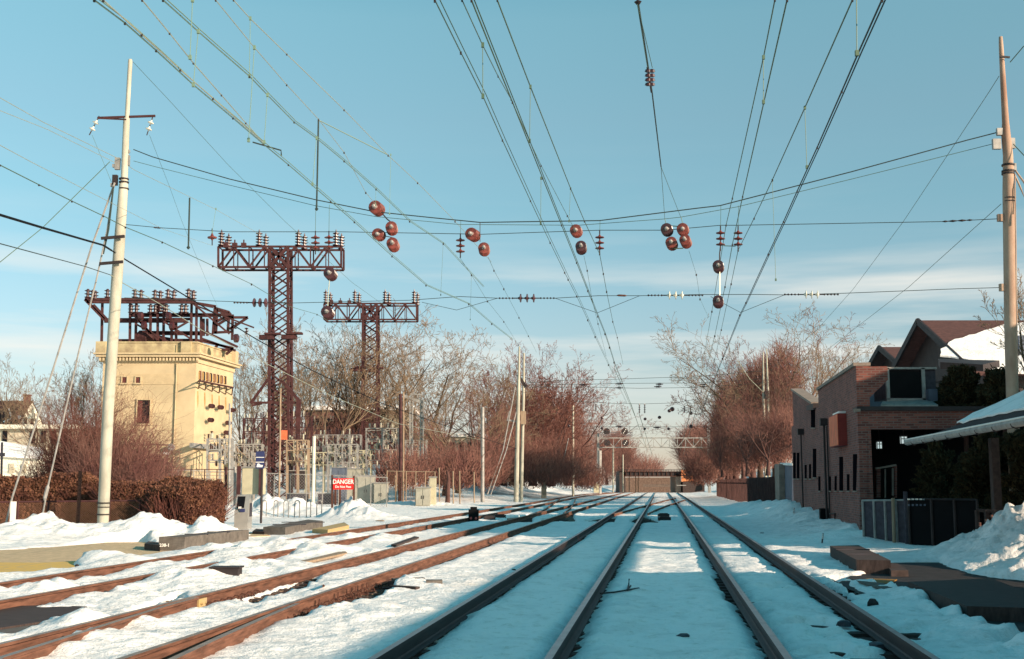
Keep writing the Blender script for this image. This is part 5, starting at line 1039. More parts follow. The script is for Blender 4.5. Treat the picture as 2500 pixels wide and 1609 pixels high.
spole([(1399,990),(1399,1205)],175,[5,6],M['polepaint'],'single slim cream pole left of the signal bridge','catenary_pole')
spole([(1497,1095),(1497,1200)],240,[4,4],M['polepaint'],'left of two pale posts before the overpass','catenary_pole'); spole([(1521,1110),(1521,1202)],245,[3,3],M['polepaint'],'right of two pale posts before the overpass','catenary_pole')
spole([(1863,860),(1864,960),(1867,1100),(1870,1170)],112,[3,6,6,6],M['polepaint'],'left slim pole of the pair in the right-hand trees','paired_pole')
t_=spole([(1871,852),(1875,960),(1876,1100),(1878,1170)],113,[3,6,6,6],M['polepaint'],'right slim pole of the pair in the right-hand trees','paired_pole')
fbox(t_,1867,955,1876,973,112,M['metaldark'],'bracket_plate',.4)
mb=MB(); mb.path([P(1800,880,108),P(1830,925,110),P(1866,960,112)],.035,5); tag(mb.build('pale_cable',M['wiresunlit']),'pale cable curving down to the poles in the right-hand trees','cable')
Y2=118
for pts,lab in (([(1284,935),(1385,928),(1500,926),(1610,922),(1700,920),(1862,905)],'uppermost far cross-span wire'),([(1284,940),(1430,938),(1520,936),(1700,935),(1862,925)],'second far cross-span wire'),([(1284,945),(1440,945),(1560,948),(1700,946),(1862,935)],'third far cross-span wire'),
                ([(1400,980),(1500,985),(1570,986),(1642,984),(1700,975),(1830,940)],'far steady wire over the small vertical insulators'),([(1440,1042),(1600,1042),(1730,1042),(1830,1035)],'lowest far cross-span wire above the signal bridge')):
    wire([P(a,b_,Y2+(20 if 'lowest' in lab or 'steady' in lab else 0)) for a,b_ in pts],.022,M['wiredark'],lab,False,'cross-span wire')
GF='small far in-line insulators'
for x,y,lab in ((1425,940,'darkest far insulator cluster at the tree edge'),(1512,937,'far insulator left on the upper far span'),(1512,947,'far insulator left on the lower far span'),(1610,938,'far insulator middle on the upper far span'),(1606,944,'far insulator middle on the lower far span'),(1717,939,'far insulator right on the upper far span'),(1717,944,'far insulator right on the lower far span'),(1513,1042,'far insulator left above the signal bridge'),(1604,1044,'far insulator middle above the signal bridge')):
    a=P(x-9,y,Y2); b_=P(x+9,y,Y2); l=(b_-a).length; mb=MB(); mb.lathe(a,b_-a,[(0,.04),(l*.3,.05),(l*.34,.20),(l*.38,.06),(l*.48,.06),(l*.52,.20),(l*.56,.06),(l*.64,.06),(l*.68,.20),(l*.72,.05),(l,.04)],8); tag(mb.build('far_insulator',M['insuldark']),lab,'insulator',GF)
for x,y0,y1,lab in ((1455,985,1003,'first'),(1468,985,1003,'second'),(1561,986,1009,'third'),(1574,986,1009,'fourth'),(1671,990,1007,'fifth'),(1686,990,1005,'sixth')):
    Y=138; a,b_=P(x,y0,Y),P(x,y1,Y); l=(b_-a).length; pr=[(0,.04)]
    for q in range(4): pr+=[(l*(q+.3)/4,.05),(l*(q+.45)/4,.17),(l*(q+.6)/4,.05)]
    mb=MB(); mb.lathe(a,b_-a,pr+[(l,.04)],8); tag(mb.build('far_insulator',M['insuldark']),lab+' small vertical far insulator from the left','insulator','small far vertical insulators')
for i,(x,y,r_) in enumerate(((1470,1020,3.4),(1470,1046,3.4),(1389,1040,3.4),(1575,1023,3.6),(1574,1047,3.2),(1610,1019,4),(1634,1003,4.2),(1641,999,5.6),(1632,1047,3.4),(1687,1009,4.2),(1687,1041,4.5))):
    Y=140; mb=MB(); p=P(x,y,Y); q=r_/F*Y; mb.lathe(p-Vector((0,.25,0)),(0,1,0),[(0,q*.4),(.04,q*.9),(.1,q),(.4,q),(.46,q*.9),(.5,q*.4)],12)
    tag(mb.build('far_insulator',M['insuldark']),['small round far insulator over the left signal, upper','small round far insulator over the left signal, lower','round far insulator at the brush edge left of the signal bridge','round far insulator left of sky centre, upper','round far insulator left of sky centre, lower','lone round far insulator in the sky gap','smaller one of the close far insulator pair','larger one of the close far insulator pair','round far insulator under the close pair','round far insulator by the right trees, upper','round far insulator by the right trees, lower'][i],'insulator','small far round insulators')
# far continuing contact wires
for a,b_,lab in (((1540,985),(1580,1100),'left'),((1560,1009),(1592,1110),'middle'),((1686,1005),(1660,1100),'right'),((1700,1040-40),(1668,1110),'rightmost'),((1500,900),(1552,1020),'upper left'),((1735,930),(1690,1040),'upper right')):
    mb=MB(); mb.path([P(*a,130),P(*b_,235)],.03,5); tag(mb.build('far_wire',M['wire']),lab+' of the far contact wires converging over the bridge','wire','far contact wires')
Yg=225; sb=thing('signal_bridge',(P(1463,1200,Yg).x,Yg,0),'pale truss signal bridge spanning all the tracks with round signal heads','signal bridge')
m=M['greysteel']
for y_ in (1069,1092):
    for dy in (0,1.2): mb=MB(); a=P(1459,y_,Yg); b_=P(1732,y_,Yg); mb.bar((a.x,Yg+dy,a.z),(b_.x,Yg+dy,b_.z),.16); mb.build('chord',m,sb)
mb=MB(); n=14
for i in range(n):
    xa=1459+(273)*i/n; xb=1459+273*(i+1)/n; mb.bar(P(xa,1069 if i%2 else 1092,Yg),P(xb,1092 if i%2 else 1069,Yg),.12); mb.bar(P(xa,1069,Yg),P(xa,1092,Yg),.09)
mb.build('web',m,sb)
for x in (1460,1731):
    for dy in (0,1.2): mb=MB(); a=P(x,1042 if x>1700 else 1056,Yg); mb.bar((P(x+2,1200,Yg).x,Yg+dy,-3.5),(a.x,Yg+dy,a.z),.35); mb.build('leg',m,sb)
mb=MB(); mb.tube(P(1464,1100,Yg-.4)-Vector((0,0,0)),(P(1463,1200,Yg).x,Yg-.4,-3),.38,n=10); mb.build('leg',M['greysteel'],sb)
mb=MB()
for y_ in (1056,1060,1064): mb.bar(P(1466,y_,Yg-.5),P(1545,y_,Yg-.5),.08)
mb.build('handrail',M['darkgrey'],sb)
for x,y in ((1481,1053),(1525,1053),(1482,1081),(1527,1081)):
    hd=bpy.data.objects.new('signal_head',None); C.objects.link(hd); hd.parent=sb
    mb=MB(); mb.lathe(P(x,y,Yg-1.0),(0,1,0),[(0,.62),(.08,.62),(.1,.5),(.3,.3)],20); o=mb.build('backboard',M['metaldark'],hd)
    for ax_ in (-.3,0,.3): mb=MB(); p=P(x,y,Yg-1.05); mb.lathe(p+Vector((ax_*.7,-.05,ax_)),(0,1,0),[(0,.09),(.04,.1)],10); mb.build('lamp',M['signwhite'] if x>1500 else M['darkgrey'],hd)
# overpass
Yo=256; ov=thing('overpass',(P(1590,1160,Yo).x,Yo,0),'dark girder road overpass crossing the tracks in the distance','bridge')
def ob(x0,y0,x1,y1,Y,d,m,name): a,b_=P(x0,y1,Y),P(x1,y0,Y); mb=MB(); mb.box(((a.x+b_.x)/2,Y+d/2,(a.z+b_.z)/2),(b_.x-a.x,d,b_.z-a.z)); return mb.build(name,m,ov)
ob(1522,1151,1665,1163,Yo,9,M['metaldark'],'girder'); ob(1522,1161.8,1660,1163.3,Yo-.25,.3,M['darkrust'],'flange'); ob(1522,1151,1660,1152.3,Yo-.25,.3,M['darkrust'],'flange'); [ob(1528+i*11,1152,1529+i*11,1162,Yo-.2,.2,M['darkrust'],'stiffener') for i in range(13)]; 
for y_ in (1146,1149): ob(1510,y_,1668,y_+1.1,Yo-.3,.2,M['metaldark'],'railing')
mb=MB()
for i in range(24): a=P(1512+i*6.7,1146,Yo-.35); mb.bar(a,a-Vector((0,0,.6)),.07)
mb.build('railing_posts',M['metaldark'],ov)
ob(1513,1150,1526,1225,Yo,9,M['darkwood'],'abutment'); ob(1651,1158,1662,1225,Yo,9,M['coping'],'abutment')
a=ob(1664,1147,1708,1176,Yo-1,.3,M['graffiti'],'side_panel'); 
for y_ in (1154,1160,1166): ob(1664,y_,1708,y_+1,Yo-1.2,.2,M['metaldark'],'panel_rail')
ob(1668,1175,1720,1225,Yo-1,9,M['darkwood'],'wing_wall')
ob(1652,1184,1675,1186,Yo-2,.3,M['greysteel'],'handrail')
t,a,b_=bbox('tree_backdrop',1527,1652,1166,300,1,M['backdrop'],'brown backdrop standing in for trees seen under the overpass','wall',zb=-4)  # backdrop slab added in place of the trees beyond the opening
for i,x in enumerate((1552,1558,1640,1647,1536)): spole([(x,1163),(x,1204)],262+i,[2,2],M['wood'],['pale pipe under the overpass, left pair left','pale pipe under the overpass, left pair right','pale pipe under the overpass, right pair left','pale pipe under the overpass, right pair right','pale pipe under the overpass, nearest the left abutment'][i],'thin_post',cat='post')
t=thing('rail_fence_far',P(1600,1180,290),'pale two-rail fence beyond the overpass','fence')
for y_ in (1184,1187): hb(t,1570,y_,1637,y_,285,.12,M['concrete'],'rail')
# ---------------------------------------------------------------- brick building on the right
WA,WB=(5.74,0.0),(5.74+.135*100,100.0); wd=Vector((.135,1,0)).normalized(); wn_=Vector((wd.y,-wd.x,0))   # wn_: away from the tracks
def wp(px,py,o=0.0): return WP(px,py,(WA[0]+wn_.x*o,WA[1]+wn_.y*o),(WB[0]+wn_.x*o,WB[1]+wn_.y*o))
bb=thing('brick_commercial_building',wp(2100,1316),'long brown brick building with stepped parapet beside the rightmost track','building')
bb.location.z=0
def wpoly(l,th,m,name,o=0.0,par=bb):
    mb=MB(); mb.slab([wp(x,y,o) for x,y in l],wn_*th); return mb.build(name,m,par)
NC=wp(2100,1316); FC=wp(1934,1240)
def wz(Yref_px,py): return wp(Yref_px,py).z
zl=wp(2091,1000).z; zfar=wp(1936,1040).z
def wyz(px,z):   # wall point above pixel column px (at mid height) with height z
    p=wp(px,1100); return Vector((p.x,p.y,z))
zp=wp(2089,894).z; zg=wp(1940,950).z
N0=wyz(2097,0); A1=wyz(2002,0); A2=wyz(1988,0); A3=wyz(1939,0); A4=wyz(1934,0)
prof=[(N0,-.4),(N0,zp),(A1,zp),(A1,wp(2000,993).z),(A2,wp(1990,993).z),(A2,wp(1985,988).z),(A3,zg),(A3,zfar),(A4,zfar),(A4,-.4)]
mb=MB(); mb.slab([Vector((p.x,p.y,z)) for p,z in prof],wn_*.38); mb.build('side_wall',M['brick'],bb)
mb=MB()
for p,q,z0,z1 in ((N0,A1,zp,zp),(A2,A3,wp(1985,988).z,zg)):
    a=Vector((p.x,p.y,z0+.06))+wn_*.19; b_=Vector((q.x,q.y,z1+.06))+wn_*.19; mb.bar(a,b_,.52,.10,up=Vector((0,0,1)))
mb.build('coping',M['coping'],bb)
# parapet return and front
fd=Vector((wn_.x,wn_.y,0)); zr=wp(2091,1000).z
mb=MB(); mb.slab([N0+Vector((0,-.02,zr)),N0+fd*.95+Vector((0,-.02,zr+.9)),N0+fd*.95+Vector((0,-.02,zp-.02)),N0+Vector((0,-.02,zp-.02))],wd*.38); mb.build('parapet_return',M['brick'],bb)
FR=lambda px,py,o=0.0:(lambda A,B:WP(px,py,A,B))((N0.x-wd.x*o,N0.y-wd.y*o),(N0.x-wd.x*o+fd.x*10,N0.y-wd.y*o+fd.y*10))
def fpoly(l,th,m,name,o=0.0,par=bb,d=None):
    mb=MB(); mb.slab([FR(x,y,o) for x,y in l],(d or wd)*th); return mb.build(name,m,par)
fpoly([(2100,1320),(2119,1330),(2116,1040),(2097,1005)],.7,M['brick'],'corner_pier',.03)
fpoly([(2095,1003),(2420,1003),(2420,1048),(2097,1048)],.5,M['brick'],'lintel_band',.015)
fpoly([(2092,992),(2430,992),(2430,1002.5),(2093,1002.5)],.9,M['metaldark'],'roof_edge',.10)
fpoly([(2087,998),(2101,998),(2101,1005),(2088,1006)],.3,M['coping'],'coping_stone',.12)
# recess and roof deck
dp=3.0
mb=MB(); q=[N0+wn_*.4,N0+fd*14,N0+fd*14+wd*20,N0+wn_*.4+wd*20]
zd=FR(2095,1001).z; mb.slab([Vector((p.x,p.y,zd)) for p in q],(0,0,-.25)); mb.build('roof_deck',M['snow'],bb)
mb=MB(); q=[N0+wn_*.4+wd*dp,N0+fd*14+wd*dp,N0+fd*14+wd*(dp+.3),N0+wn_*.4+wd*(dp+.3)]; mb.prism([(p.x,p.y) for p in q],-.3,zd-.26); mb.build('recess_shade_wall',M['black'],bb)  # back wall coloured black to carry the deep shade of the recess
for px0,px1,y0,y1,mm,nm in ((2140,2150,1140,1215,'brick','recess_pier'),(2184,2190,1135,1215,'brick','recess_pier')): fpoly([(px0,y1),(px1,y1),(px1,y0),(px0,y0)],.4,M[mm],nm,-1.2)
for px0,px1,y0,y1 in ((2160,2163,1145,1216),(2178,2182,1143,1210)): fpoly([(px0,y1),(px1,y1),(px1,y0),(px0,y0)],.1,M['coping'],'window_mullion',-1.1)
fpoly([(2138,1142),(2188,1133),(2188,1138),(2138,1146)],.1,M['coping'],'window_head',-1.0)
fpoly([(2256,1133),(2293,1133),(2293,1136),(2256,1136)],.1,M['greysteel'],'shelf_edge',-1.0)
for x0,x1,y0,y1,lab in ((2140,2153,1078,1096,'left square lantern with painted sky glow in the dark recess'),(2198,2214,1065,1084,'right square lantern with painted sky glow in the dark recess')):
    a,b_=FR(x0,y1,-.9),FR(x1,y0,-.9); c=(a+b_)/2; w,hh=(Vector((b_.x-a.x,b_.y-a.y,0))).length,b_.z-a.z; t=thing('lantern',(c.x,c.y,c.z),lab,'lantern','hanging lanterns in the dark recess'); ax=(fd,wd,Vector((0,0,1)))
    mb=MB(); mb.box(c,(w*.86,w*.86,hh*.9),ax=ax); mb.build('glass',M['lamp'],t)
    mb=MB()
    for s_ in (-.5,.0,.5): mb.box(c+fd*w*s_*.9-wd*w*.45,(.022,.03,hh),ax=ax)
    for s_ in (-.5,.15,.5): mb.box(c+Vector((0,0,hh*s_))-wd*w*.45,(w,.03,.022),ax=ax)
    mb.box(c+Vector((0,0,hh*.55)),(w*1.1,w*1.1,.05),ax=ax); mb.build('frame',M['metaldark'],t)
    mb=MB(); mb.tube(c+Vector((0,0,hh*.5)),Vector((c.x,c.y,zd-.3)),.015,n=6); mb.build('hanger',M['metaldark'],t)
# windows in the track-side wall
sc_=2.8525
def zz(l): return [(1720+x/sc_,760+y/sc_) for x,y in l]
for x0,y0,x1,y1 in ((617,985,632,1165),(642,985,657,1165),(754,957,774,1157),(697,1070,708,1165),(727,1065,738,1165),(792,1150,803,1250),(865,1150,876,1250),(905,1148,916,1250),(938,1013,960,1250),(991,1135,1004,1250),(1033,995,1057,1250),(741,680,766,810)):
    wpoly(zz([(x0,y1),(x1,y1),(x1,y0),(x0,y0)]),.05,M['voidglass'],'window',-.025)
    wpoly(zz([(x0-2,y1+7),(x1+3,y1+7),(x1+3,y1),(x0-2,y1)]),.12,M['coping'],'window_sill',-.07)
wpoly(zz([(710,660),(755,640),(757,685),(710,690)]),.3,M['metaldark'],'scupper',-.1)
for x,y0,y1,w,hw in ((831,770,1540,9,15),(671,835,1460,6,11)):
    mb=MB(); a=wp(*zz([(x,y0+20)])[0],-.12); b_=wp(*zz([(x,y1)])[0],-.12); b_=Vector((a.x,a.y,max(.1,b_.z-.3))); mb.tube(a,b_,w/sc_/F*a.y*.9,n=8); dn=mb.build('downpipe',M['metaldark'],bb)
    mb=MB(); mb.box(a+Vector((0,0,.1)),(.28,.34,.26),ax=(wn_,wd,Vector((0,0,1)))); mb.build('hopper',M['metaldark'],dn)
mb=MB(); a=wp(*zz([(831,1410)])[0],-.17); mb.box(Vector((a.x,a.y,a.z/2+.1)),(.30,.34,a.z+.2),ax=(wn_,wd,Vector((0,0,1)))); mb.build('boot',M['black'],bb)
mb=MB(); a=wp(*zz([(851,800)])[0],-.06); mb.tube(a,(a.x,a.y,.3),.03,n=6); mb.build('conduit',M['metaldark'],bb)
mb=MB(); mb.path([wp(*p,-.05) for p in zz([(870,1410),(908,1410),(908,1530)])],.03,5); mb.build('conduit',M['metaldark'],bb)
# shallow red sign box on the wall
sn0=wp(2068,1060,0); sn1=wp(2032,1060,0); t=thing('wall_sign',((sn0.x+sn1.x)/2,(sn0.y+sn1.y)/2,0),'blank faded red box sign standing out from the brick wall','sign')
zt_,zb_=wp(2068,1008).z,wp(2068,1088).z; ln=(sn1-sn0); ln.z=0; mid=Vector(((sn0.x+sn1.x)/2,(sn0.y+sn1.y)/2,(zt_+zb_)/2)); L0_=2.2
c0=Vector((sn0.x,sn0.y,mid.z))+wd*L0_/2; axs=(wn_,wd,Vector((0,0,1)))
mb=MB(); mb.box(c0-wn_*.14,(.28,L0_,zt_-zb_),ax=axs); mb.build('box',M['darkred'],t)
mb=MB(); mb.box(c0-wn_*.285,(.02,L0_*.97,(zt_-zb_)*.95),ax=axs); mb.build('face',M['signorange'],t)
mb=MB(); mb.box(c0-wn_*.13+Vector((0,-.2,(zt_-zb_)/2+.04)),(.24,L0_*.7,.07),ax=axs); mb.build('snow_cap',M['snow'],t)
# roof machinery
def roofbox(name,x0,x1,y0,y1,Y,d,m,lab,cat,par=None):
    a,b_=P(x0,y1,Y),P(x1,y0,Y); t=thing(name,((a.x+b_.x)/2,Y,a.z),lab,cat); mb=MB(); mb.box(((a.x+b_.x)/2,Y+d/2,(a.z+b_.z)/2),(b_.x-a.x,d,b_.z-a.z)); mb.build('casing',m,t); return t
t=roofbox('rooftop_unit',2164,2283,900,974,39,1.3,M['slatgrey'],'large rooftop air handler with dark louvred face','rooftop unit')
fbox(t,2169,905,2250,970,39,M['black'],'intake',.06,.03)
for x0,y0,x1,y1 in ((2163,899,2168,976),(2250,899,2255,980),(2163,973,2258,980),(2163,897,2284,902)): fbox(t,x0,y0,x1,y1,39,M['greysteel'],'frame',.10,.06)
fbox(t,2258,952,2278,980,39,M['bluegrey'],'side_box',.4,.2)
t=roofbox('rooftop_duct',2112,2164,906,996,42,2.0,M['bluegrey'],'dark bluish duct housing left of the rooftop air handler','duct')
fbox(t,2110,903,2166,910,42,M['greysteel'],'cap',.2,.06); 
mb=MB(); mb.slab([P(2150,988,38),P(2290,988,38),P(2270,976,38.8),P(2155,980,38.8)],(0,0,-.1)); tag(mb.build('roof_curb',M['greysteel']),'low pale curb under the rooftop air handler','roof curb')
# houses behind
def house(name,lab,xr0,xr1,yr,ye,Yr,Ye,xe0,snowpts,m,zb=-.3):
    t=thing(name,P(xr0,yr,Yr)*1,lab,'house'); t.location.z=0
    rz=P(xr0,yr,Yr).z; ez=P(xe0,ye,Ye).z; X0=P(xr0,yr,Yr).x; X1=P(xr1,yr,Yr).x; 
    mb=MB(); mb.prism([(X0+.5,Ye+.5),(X1,Ye+.5),(X1,2*Yr-Ye-.5),(X0+.5,2*Yr-Ye-.5)],zb,ez+.05); mb.add([(X0+.5,Ye+.5,ez),(X0+.5,Yr,rz-.15),(X0+.5,2*Yr-Ye-.5,ez)],[(0,1,2)]); mb.build('wall',M['metaldark'],t)
    r1=[Vector((X0-.3,Yr,rz)),Vector((X1,Yr,rz)),Vector((X1,Ye-.4,ez-.1)),Vector((X0-.3,Ye-.4,ez-.1))]; r2=[Vector((X0-.3,2*Yr-Ye+.4,ez-.1)),Vector((X1,2*Yr-Ye+.4,ez-.1)),Vector((X1,Yr,rz)),Vector((X0-.3,Yr,rz))]
    mb=MB(); mb.slab(r1,(0,.05,-.18)); mb.slab(r2,(0,-.05,-.18)); rf=mb.build('roof',m,t)
    n_=(r1[1]-r1[0]).cross(r1[3]-r1[0]).normalized(); n_=n_ if n_.z>0 else -n_
    def onroof(px,py,lift): d=ray(px,py); o=Vector((0,0,HC)); s_=((r1[0]-o).dot(n_))/d.dot(n_); return o+d*s_+n_*lift
    for sp in snowpts: mb=MB(); mb.slab([onroof(x,y,.10) for x,y in sp],-n_*.08); mb.build('snow_patch',M['snow'],rf)
    mb=MB(); mb.bar(Vector((X0-.33,Yr,rz-.05)),Vector((X0-.33,Ye-.4,ez-.15)),.12,.35); mb.bar(Vector((X0-.33,Yr,rz-.05)),Vector((X0-.33,2*Yr-Ye+.4,ez-.15)),.12,.35); mb.build('bargeboard',M['metaldark'],rf)
    return t,X0,X1,rz,ez
rg=random.Random(5)
def jag(l,k=2,a=3):
    o=[]
    for i in range(len(l)):
        p,q=l[i],l[(i+1)%len(l)]; o.append(p)
        for j in range(1,k+1): f=j/(k+1); o.append((p[0]+(q[0]-p[0])*f+rg.uniform(-a,a),p[1]+(q[1]-p[1])*f+rg.uniform(-a,a)))
    return o
tA,X0,X1,rz,ez=house('shingled_house','dark shingled house with large snow patch on its roof behind the brick building',2255,2900,782,905,64,57,2290,[jag([(2295,872),(2296,856),(2330,832),(2380,820),(2450,796),(2520,786),(2700,786),(2700,915),(2440,912),(2400,905),(2380,886)],2,3)],M['shingle'])
mb=MB(); mb.slab([P(2290,876,54),P(2440,880,54),P(2400,890,52),P(2295,884,53)],(0,0,-.3)); mb.build('porch_roof',M['metaldark'],tA)
fbox(tA,2485,820,2500,868,56,M['bluegrey'],'window',.2,.1)
house('shingled_house','smaller dark shingled house roof seen left of the larger one',2158,2420,847,905,78,73,2180,[jag([(2178,902),(2184,890),(2200,884),(2246,880),(2250,905)],2,2)],M['shingle'])
# fences on the right
def wfence(lab,x0,x1,yt0,yt1,o,m,step,th=.03,name='board_fence',nb=True):
    a=wp(x0,yt0,o); b_=wp(x1,yt1,o); t=thing(name,(a.x,a.y,0),lab,'fence'); n=max(2,int((b_-a).length/step))
    r2=random.Random(int(x0)); mbs=[MB() for _ in range(1)]
    for i in range(n):
        p=a.lerp(b_,(i+.5)/n); hgt=p.z+r2.uniform(-.06,.06); jx=r2.uniform(-.03,.03); mbs[0].bar(Vector((p.x+jx,p.y,-.2)),Vector((p.x+jx,p.y,hgt)),th,step*r2.uniform(.62,.92),up=wn_)
    mbs[0].build('boards',m,t); mb=MB(); mb.bar(a-Vector((0,0,.3))+wn_*.05,b_-Vector((0,0,.3))+wn_*.05,.06,.1); mb.build('rail',m,t); return t
wfence('weathered tall board fence receding beside the rightmost track',1751,1892,1172,1166,0.0,M['fencewood'],.30)
t=thing('wall_panel',wp(1895,1240),'grey and dark blue wall panel between board fence and brick building','wall')
wpoly([(1892,1300),(1904,1300),(1902,1133),(1891,1133)],.3,M['coping'],'end_post',0,t); wpoly([(1904,1300),(1934,1320),(1934,1134),(1903,1132)],.15,M['bluegrey'],'panel',.3,t); wpoly([(1904,1135),(1934,1137),(1934,1131),(1904,1130)],.3,M['snow'],'snow_cap',.2,t)
t=chain('slatted chain-link fence at the near corner of the brick building',(2106,2214),(1222,1221),(1330,1345),35.0,33.6,M['greysteel'],27,fill=M['slatgrey'])
mb=MB(); p=P(2173,1216,34.1); mb.tube((p.x,33.9,-.1),(p.x+.02,33.9,p.z),.05,n=8); tag(mb.build('pipe_post',M['wood']),'pale pipe post in front of the slatted fence','post')
mb=MB(); p=P(2210,1200,33.4); mb.tube((p.x,33.4,-.1),p,.06,n=8); tag(mb.build('pipe_post',M['slatgrey']),'grey pipe gate post at the right end of the slatted fence','post')
t=chain('black-covered fence under the station canopy with a dotted bright top strip',(2217,2385),(1218,1220),(1330,1330),33.2,32.0,M['metaldark'],55,fill=M['black'])
for i in range(16): a=P(2219+i*9.7,1219,32.9); mb=MB(); mb.box(a,(.07,.03,.035)); mb.build('strip_segment',M['signwhite'],t)
for i in range(16): a=P(2219+i*9.7,1233,32.9); mb=MB(); mb.box(a,(.05,.03,.05)); mb.build('strip_segment_dull',M['bluegrey'],t)
# station canopy and building
ca=thing('station_canopy',(9,24,0),'snow-covered hipped station canopy roof with half-round gutter at right','canopy')
E1=WP(2226,1078,(6.6,0),(6.6+13.5,100)); E0=Vector((6.6+.135*-6,-6,E1.z)); AP=Vector((12.2,19.8,4.35)); AP0=Vector((12.2-.135*25.8,-6,4.35)); E2=Vector((13.6,26,3.8)); E3=Vector((13.6-.135*32,-6,3.8))
mb=MB()
for q in ([E0,E1,AP,AP0],[E1,E2,AP],[AP0,AP,E2,E3]):
    mb.slab(q,(0,0,-.10))
mb.build('roof',M['darkshingle'],ca)
def onr(px,py,l=.05):
    n_=(E1-E0).cross(AP-E0).normalized(); n_=n_ if n_.z>0 else -n_; d=ray(px,py); o=Vector((0,0,HC)); s_=((E0-o).dot(n_))/d.dot(n_); return o+d*s_+n_*l
mb=MB(); mb.slab([onr(x,y) for x,y in jag([(2338,1034),(2400,1003),(2500,958),(2640,890),(2640,975),(2500,1002),(2440,1012),(2400,1022),(2360,1032)],2,2)],(0,0,-.04)); mb.build('snow_cover',M['snow'],ca)
mb=MB(); mb.path([E0+Vector((-.10,0,-.04)),E1+Vector((-.10,.1,-.02))],.085,8); gt_=mb.build('gutter',M['greysteel'],ca)
mb=MB(); mb.path([E0+Vector((-.16,0,.035)),E1+Vector((-.16,.1,.05))],.018,5); mb.build('gutter_lip',M['signwhite'],ca)
for i in range(14):
    p=E1.lerp(E0,.02+i*.035)+Vector((-.10,0,-.04)); mb=MB(); mb.lathe(p-Vector((0,.03,0)),(-.135,-1,0),[(0,.085),(.0,.098),(.05,.098),(.05,.085)],8); mb.build('gutter_joint',M['metaldark'],ca)
for y_ in (30.5,24,17):
    mb=MB(); mb.box((6.6+.135*y_+1.6,y_,E1.z/2),(.2,.2,E1.z)); mb.build('canopy_post',M['darkwood'],ca)
st=thing('station_house',(12,6,0),'dark station house body under the canopy, off to the right','building')
mb=MB(); mb.box((12.0,2.6,2.0),(3.0,26,4.0),rz=-.13); mb.build('wall',M['brick'],st)
mb=MB(); mb.box((9.7,3,1.2),(.1,1,2.1),rz=-.13); mb.build('door',M['darkwood'],st)
# debris fence behind the snow pile
t=chain('broken wooden fence behind the snow pile under the canopy',(2385,2520),(1246,1252),(1290,1290),29.5,28.6,M['darkwood'],22,pr=.06)
for i in range(9): a=P(2392+i*14,1262+rg.uniform(-6,14),29); mb=MB(); mb.bar(a,a+Vector((rg.uniform(-.1,.1),0,-rg.uniform(.2,.5))),rg.uniform(.05,.14),.04); mb.build('slat',M['darkwood'] if i%2 else M['redbrick'],t)

# ---------------------------------------------------------------- trees
KIND=dict(vase=(.16,5,.42,.55,(7,6,4,3),.10),oak=(.20,5,.75,.75,(8,6,4,3),.05),slim=(.22,4,.34,.5,(8,6,5,3),.10),low=(.15,4,1.05,.8,(8,6,5,3),.03),dense=(.10,6,.60,.70,(8,6,3,3),.07))
def grow(seed,H,tr,kind):
    r2=np.random.RandomState(seed); T=[]; Cn=[]; tf,nl,la,ba,nch,trop=KIND[kind]
    def rot(d,ang,az):
        u=np.array([0,0,1.]) if abs(d[2])<.9 else np.array([1.,0,0]); x=np.cross(u,d); x/=np.linalg.norm(x); y=np.cross(d,x); return d*math.cos(ang)+(x*math.cos(az)+y*math.sin(az))*math.sin(ang)
    def br(p,d,l,r,lv):
        n=(5,7,5,4,3)[lv]; out=T if lv<=1 else Cn; az=r2.rand()*6.28; pos=[]
        for i in range(n):
            d=d+r2.normal(0,(.05,.11,.15,.18,.2)[lv],3)+np.array([0,0,trop*(1 if lv else .5)]); d/=np.linalg.norm(d); q=p+d*l/n; r0=r*(1-.72*i/n); r1=r*(1-.72*(i+1)/n); out.append([*p,*q,r0,r1]); pos.append((q,d.copy(),r1,(i+1)/n)); p=q
        if lv==0:
            for k in range(nl):
                az+=2.4+r2.normal(0,.3); q,dd,r1,t=pos[-1-(k%2)]; br(q,rot(dd,la*r2.uniform(.6,1.25),az),H*(.62 if kind!='low' else .55)*r2.uniform(.75,1.1),r1*.72,1)
            return
        if lv<=3:
            k=nch[lv-1] if lv<4 else 0
            for c in range(k):
                t=.22+.78*(c+r2.rand()*.8)/k; i=min(n-1,int(t*n)); q,dd,r1,_=pos[i]; az+=2.4+r2.normal(0,.4)
                br(q,rot(dd,ba*r2.uniform(.65,1.2),az),l*r2.uniform(.32,.52)*(1.15-.45*t),max(r1*.62,.006),lv+1)
        elif lv==4:
            for c in range(2):
                q,dd,r1,_=pos[c]; az+=2.6; e=rot(dd,.5,az); q2=q+e*l*.45; Cn.append([*q,*q2,.006,.004])
    br(np.array([0,0,-.3]),np.array([r2.normal(0,.03),r2.normal(0,.03),1.]),H*tf,tr,0)
    T=np.array(T); Cn=np.array(Cn); zm=np.percentile(Cn[:,5],97.5); s=H/zm
    for A_ in (T,Cn): A_[:,[0,1,2,3,4,5]]*=s
    Cn[:,6:]=np.maximum(Cn[:,6:],(.021 if kind=='dense' else .0108)*H/14); return T,Cn
PROTO={}
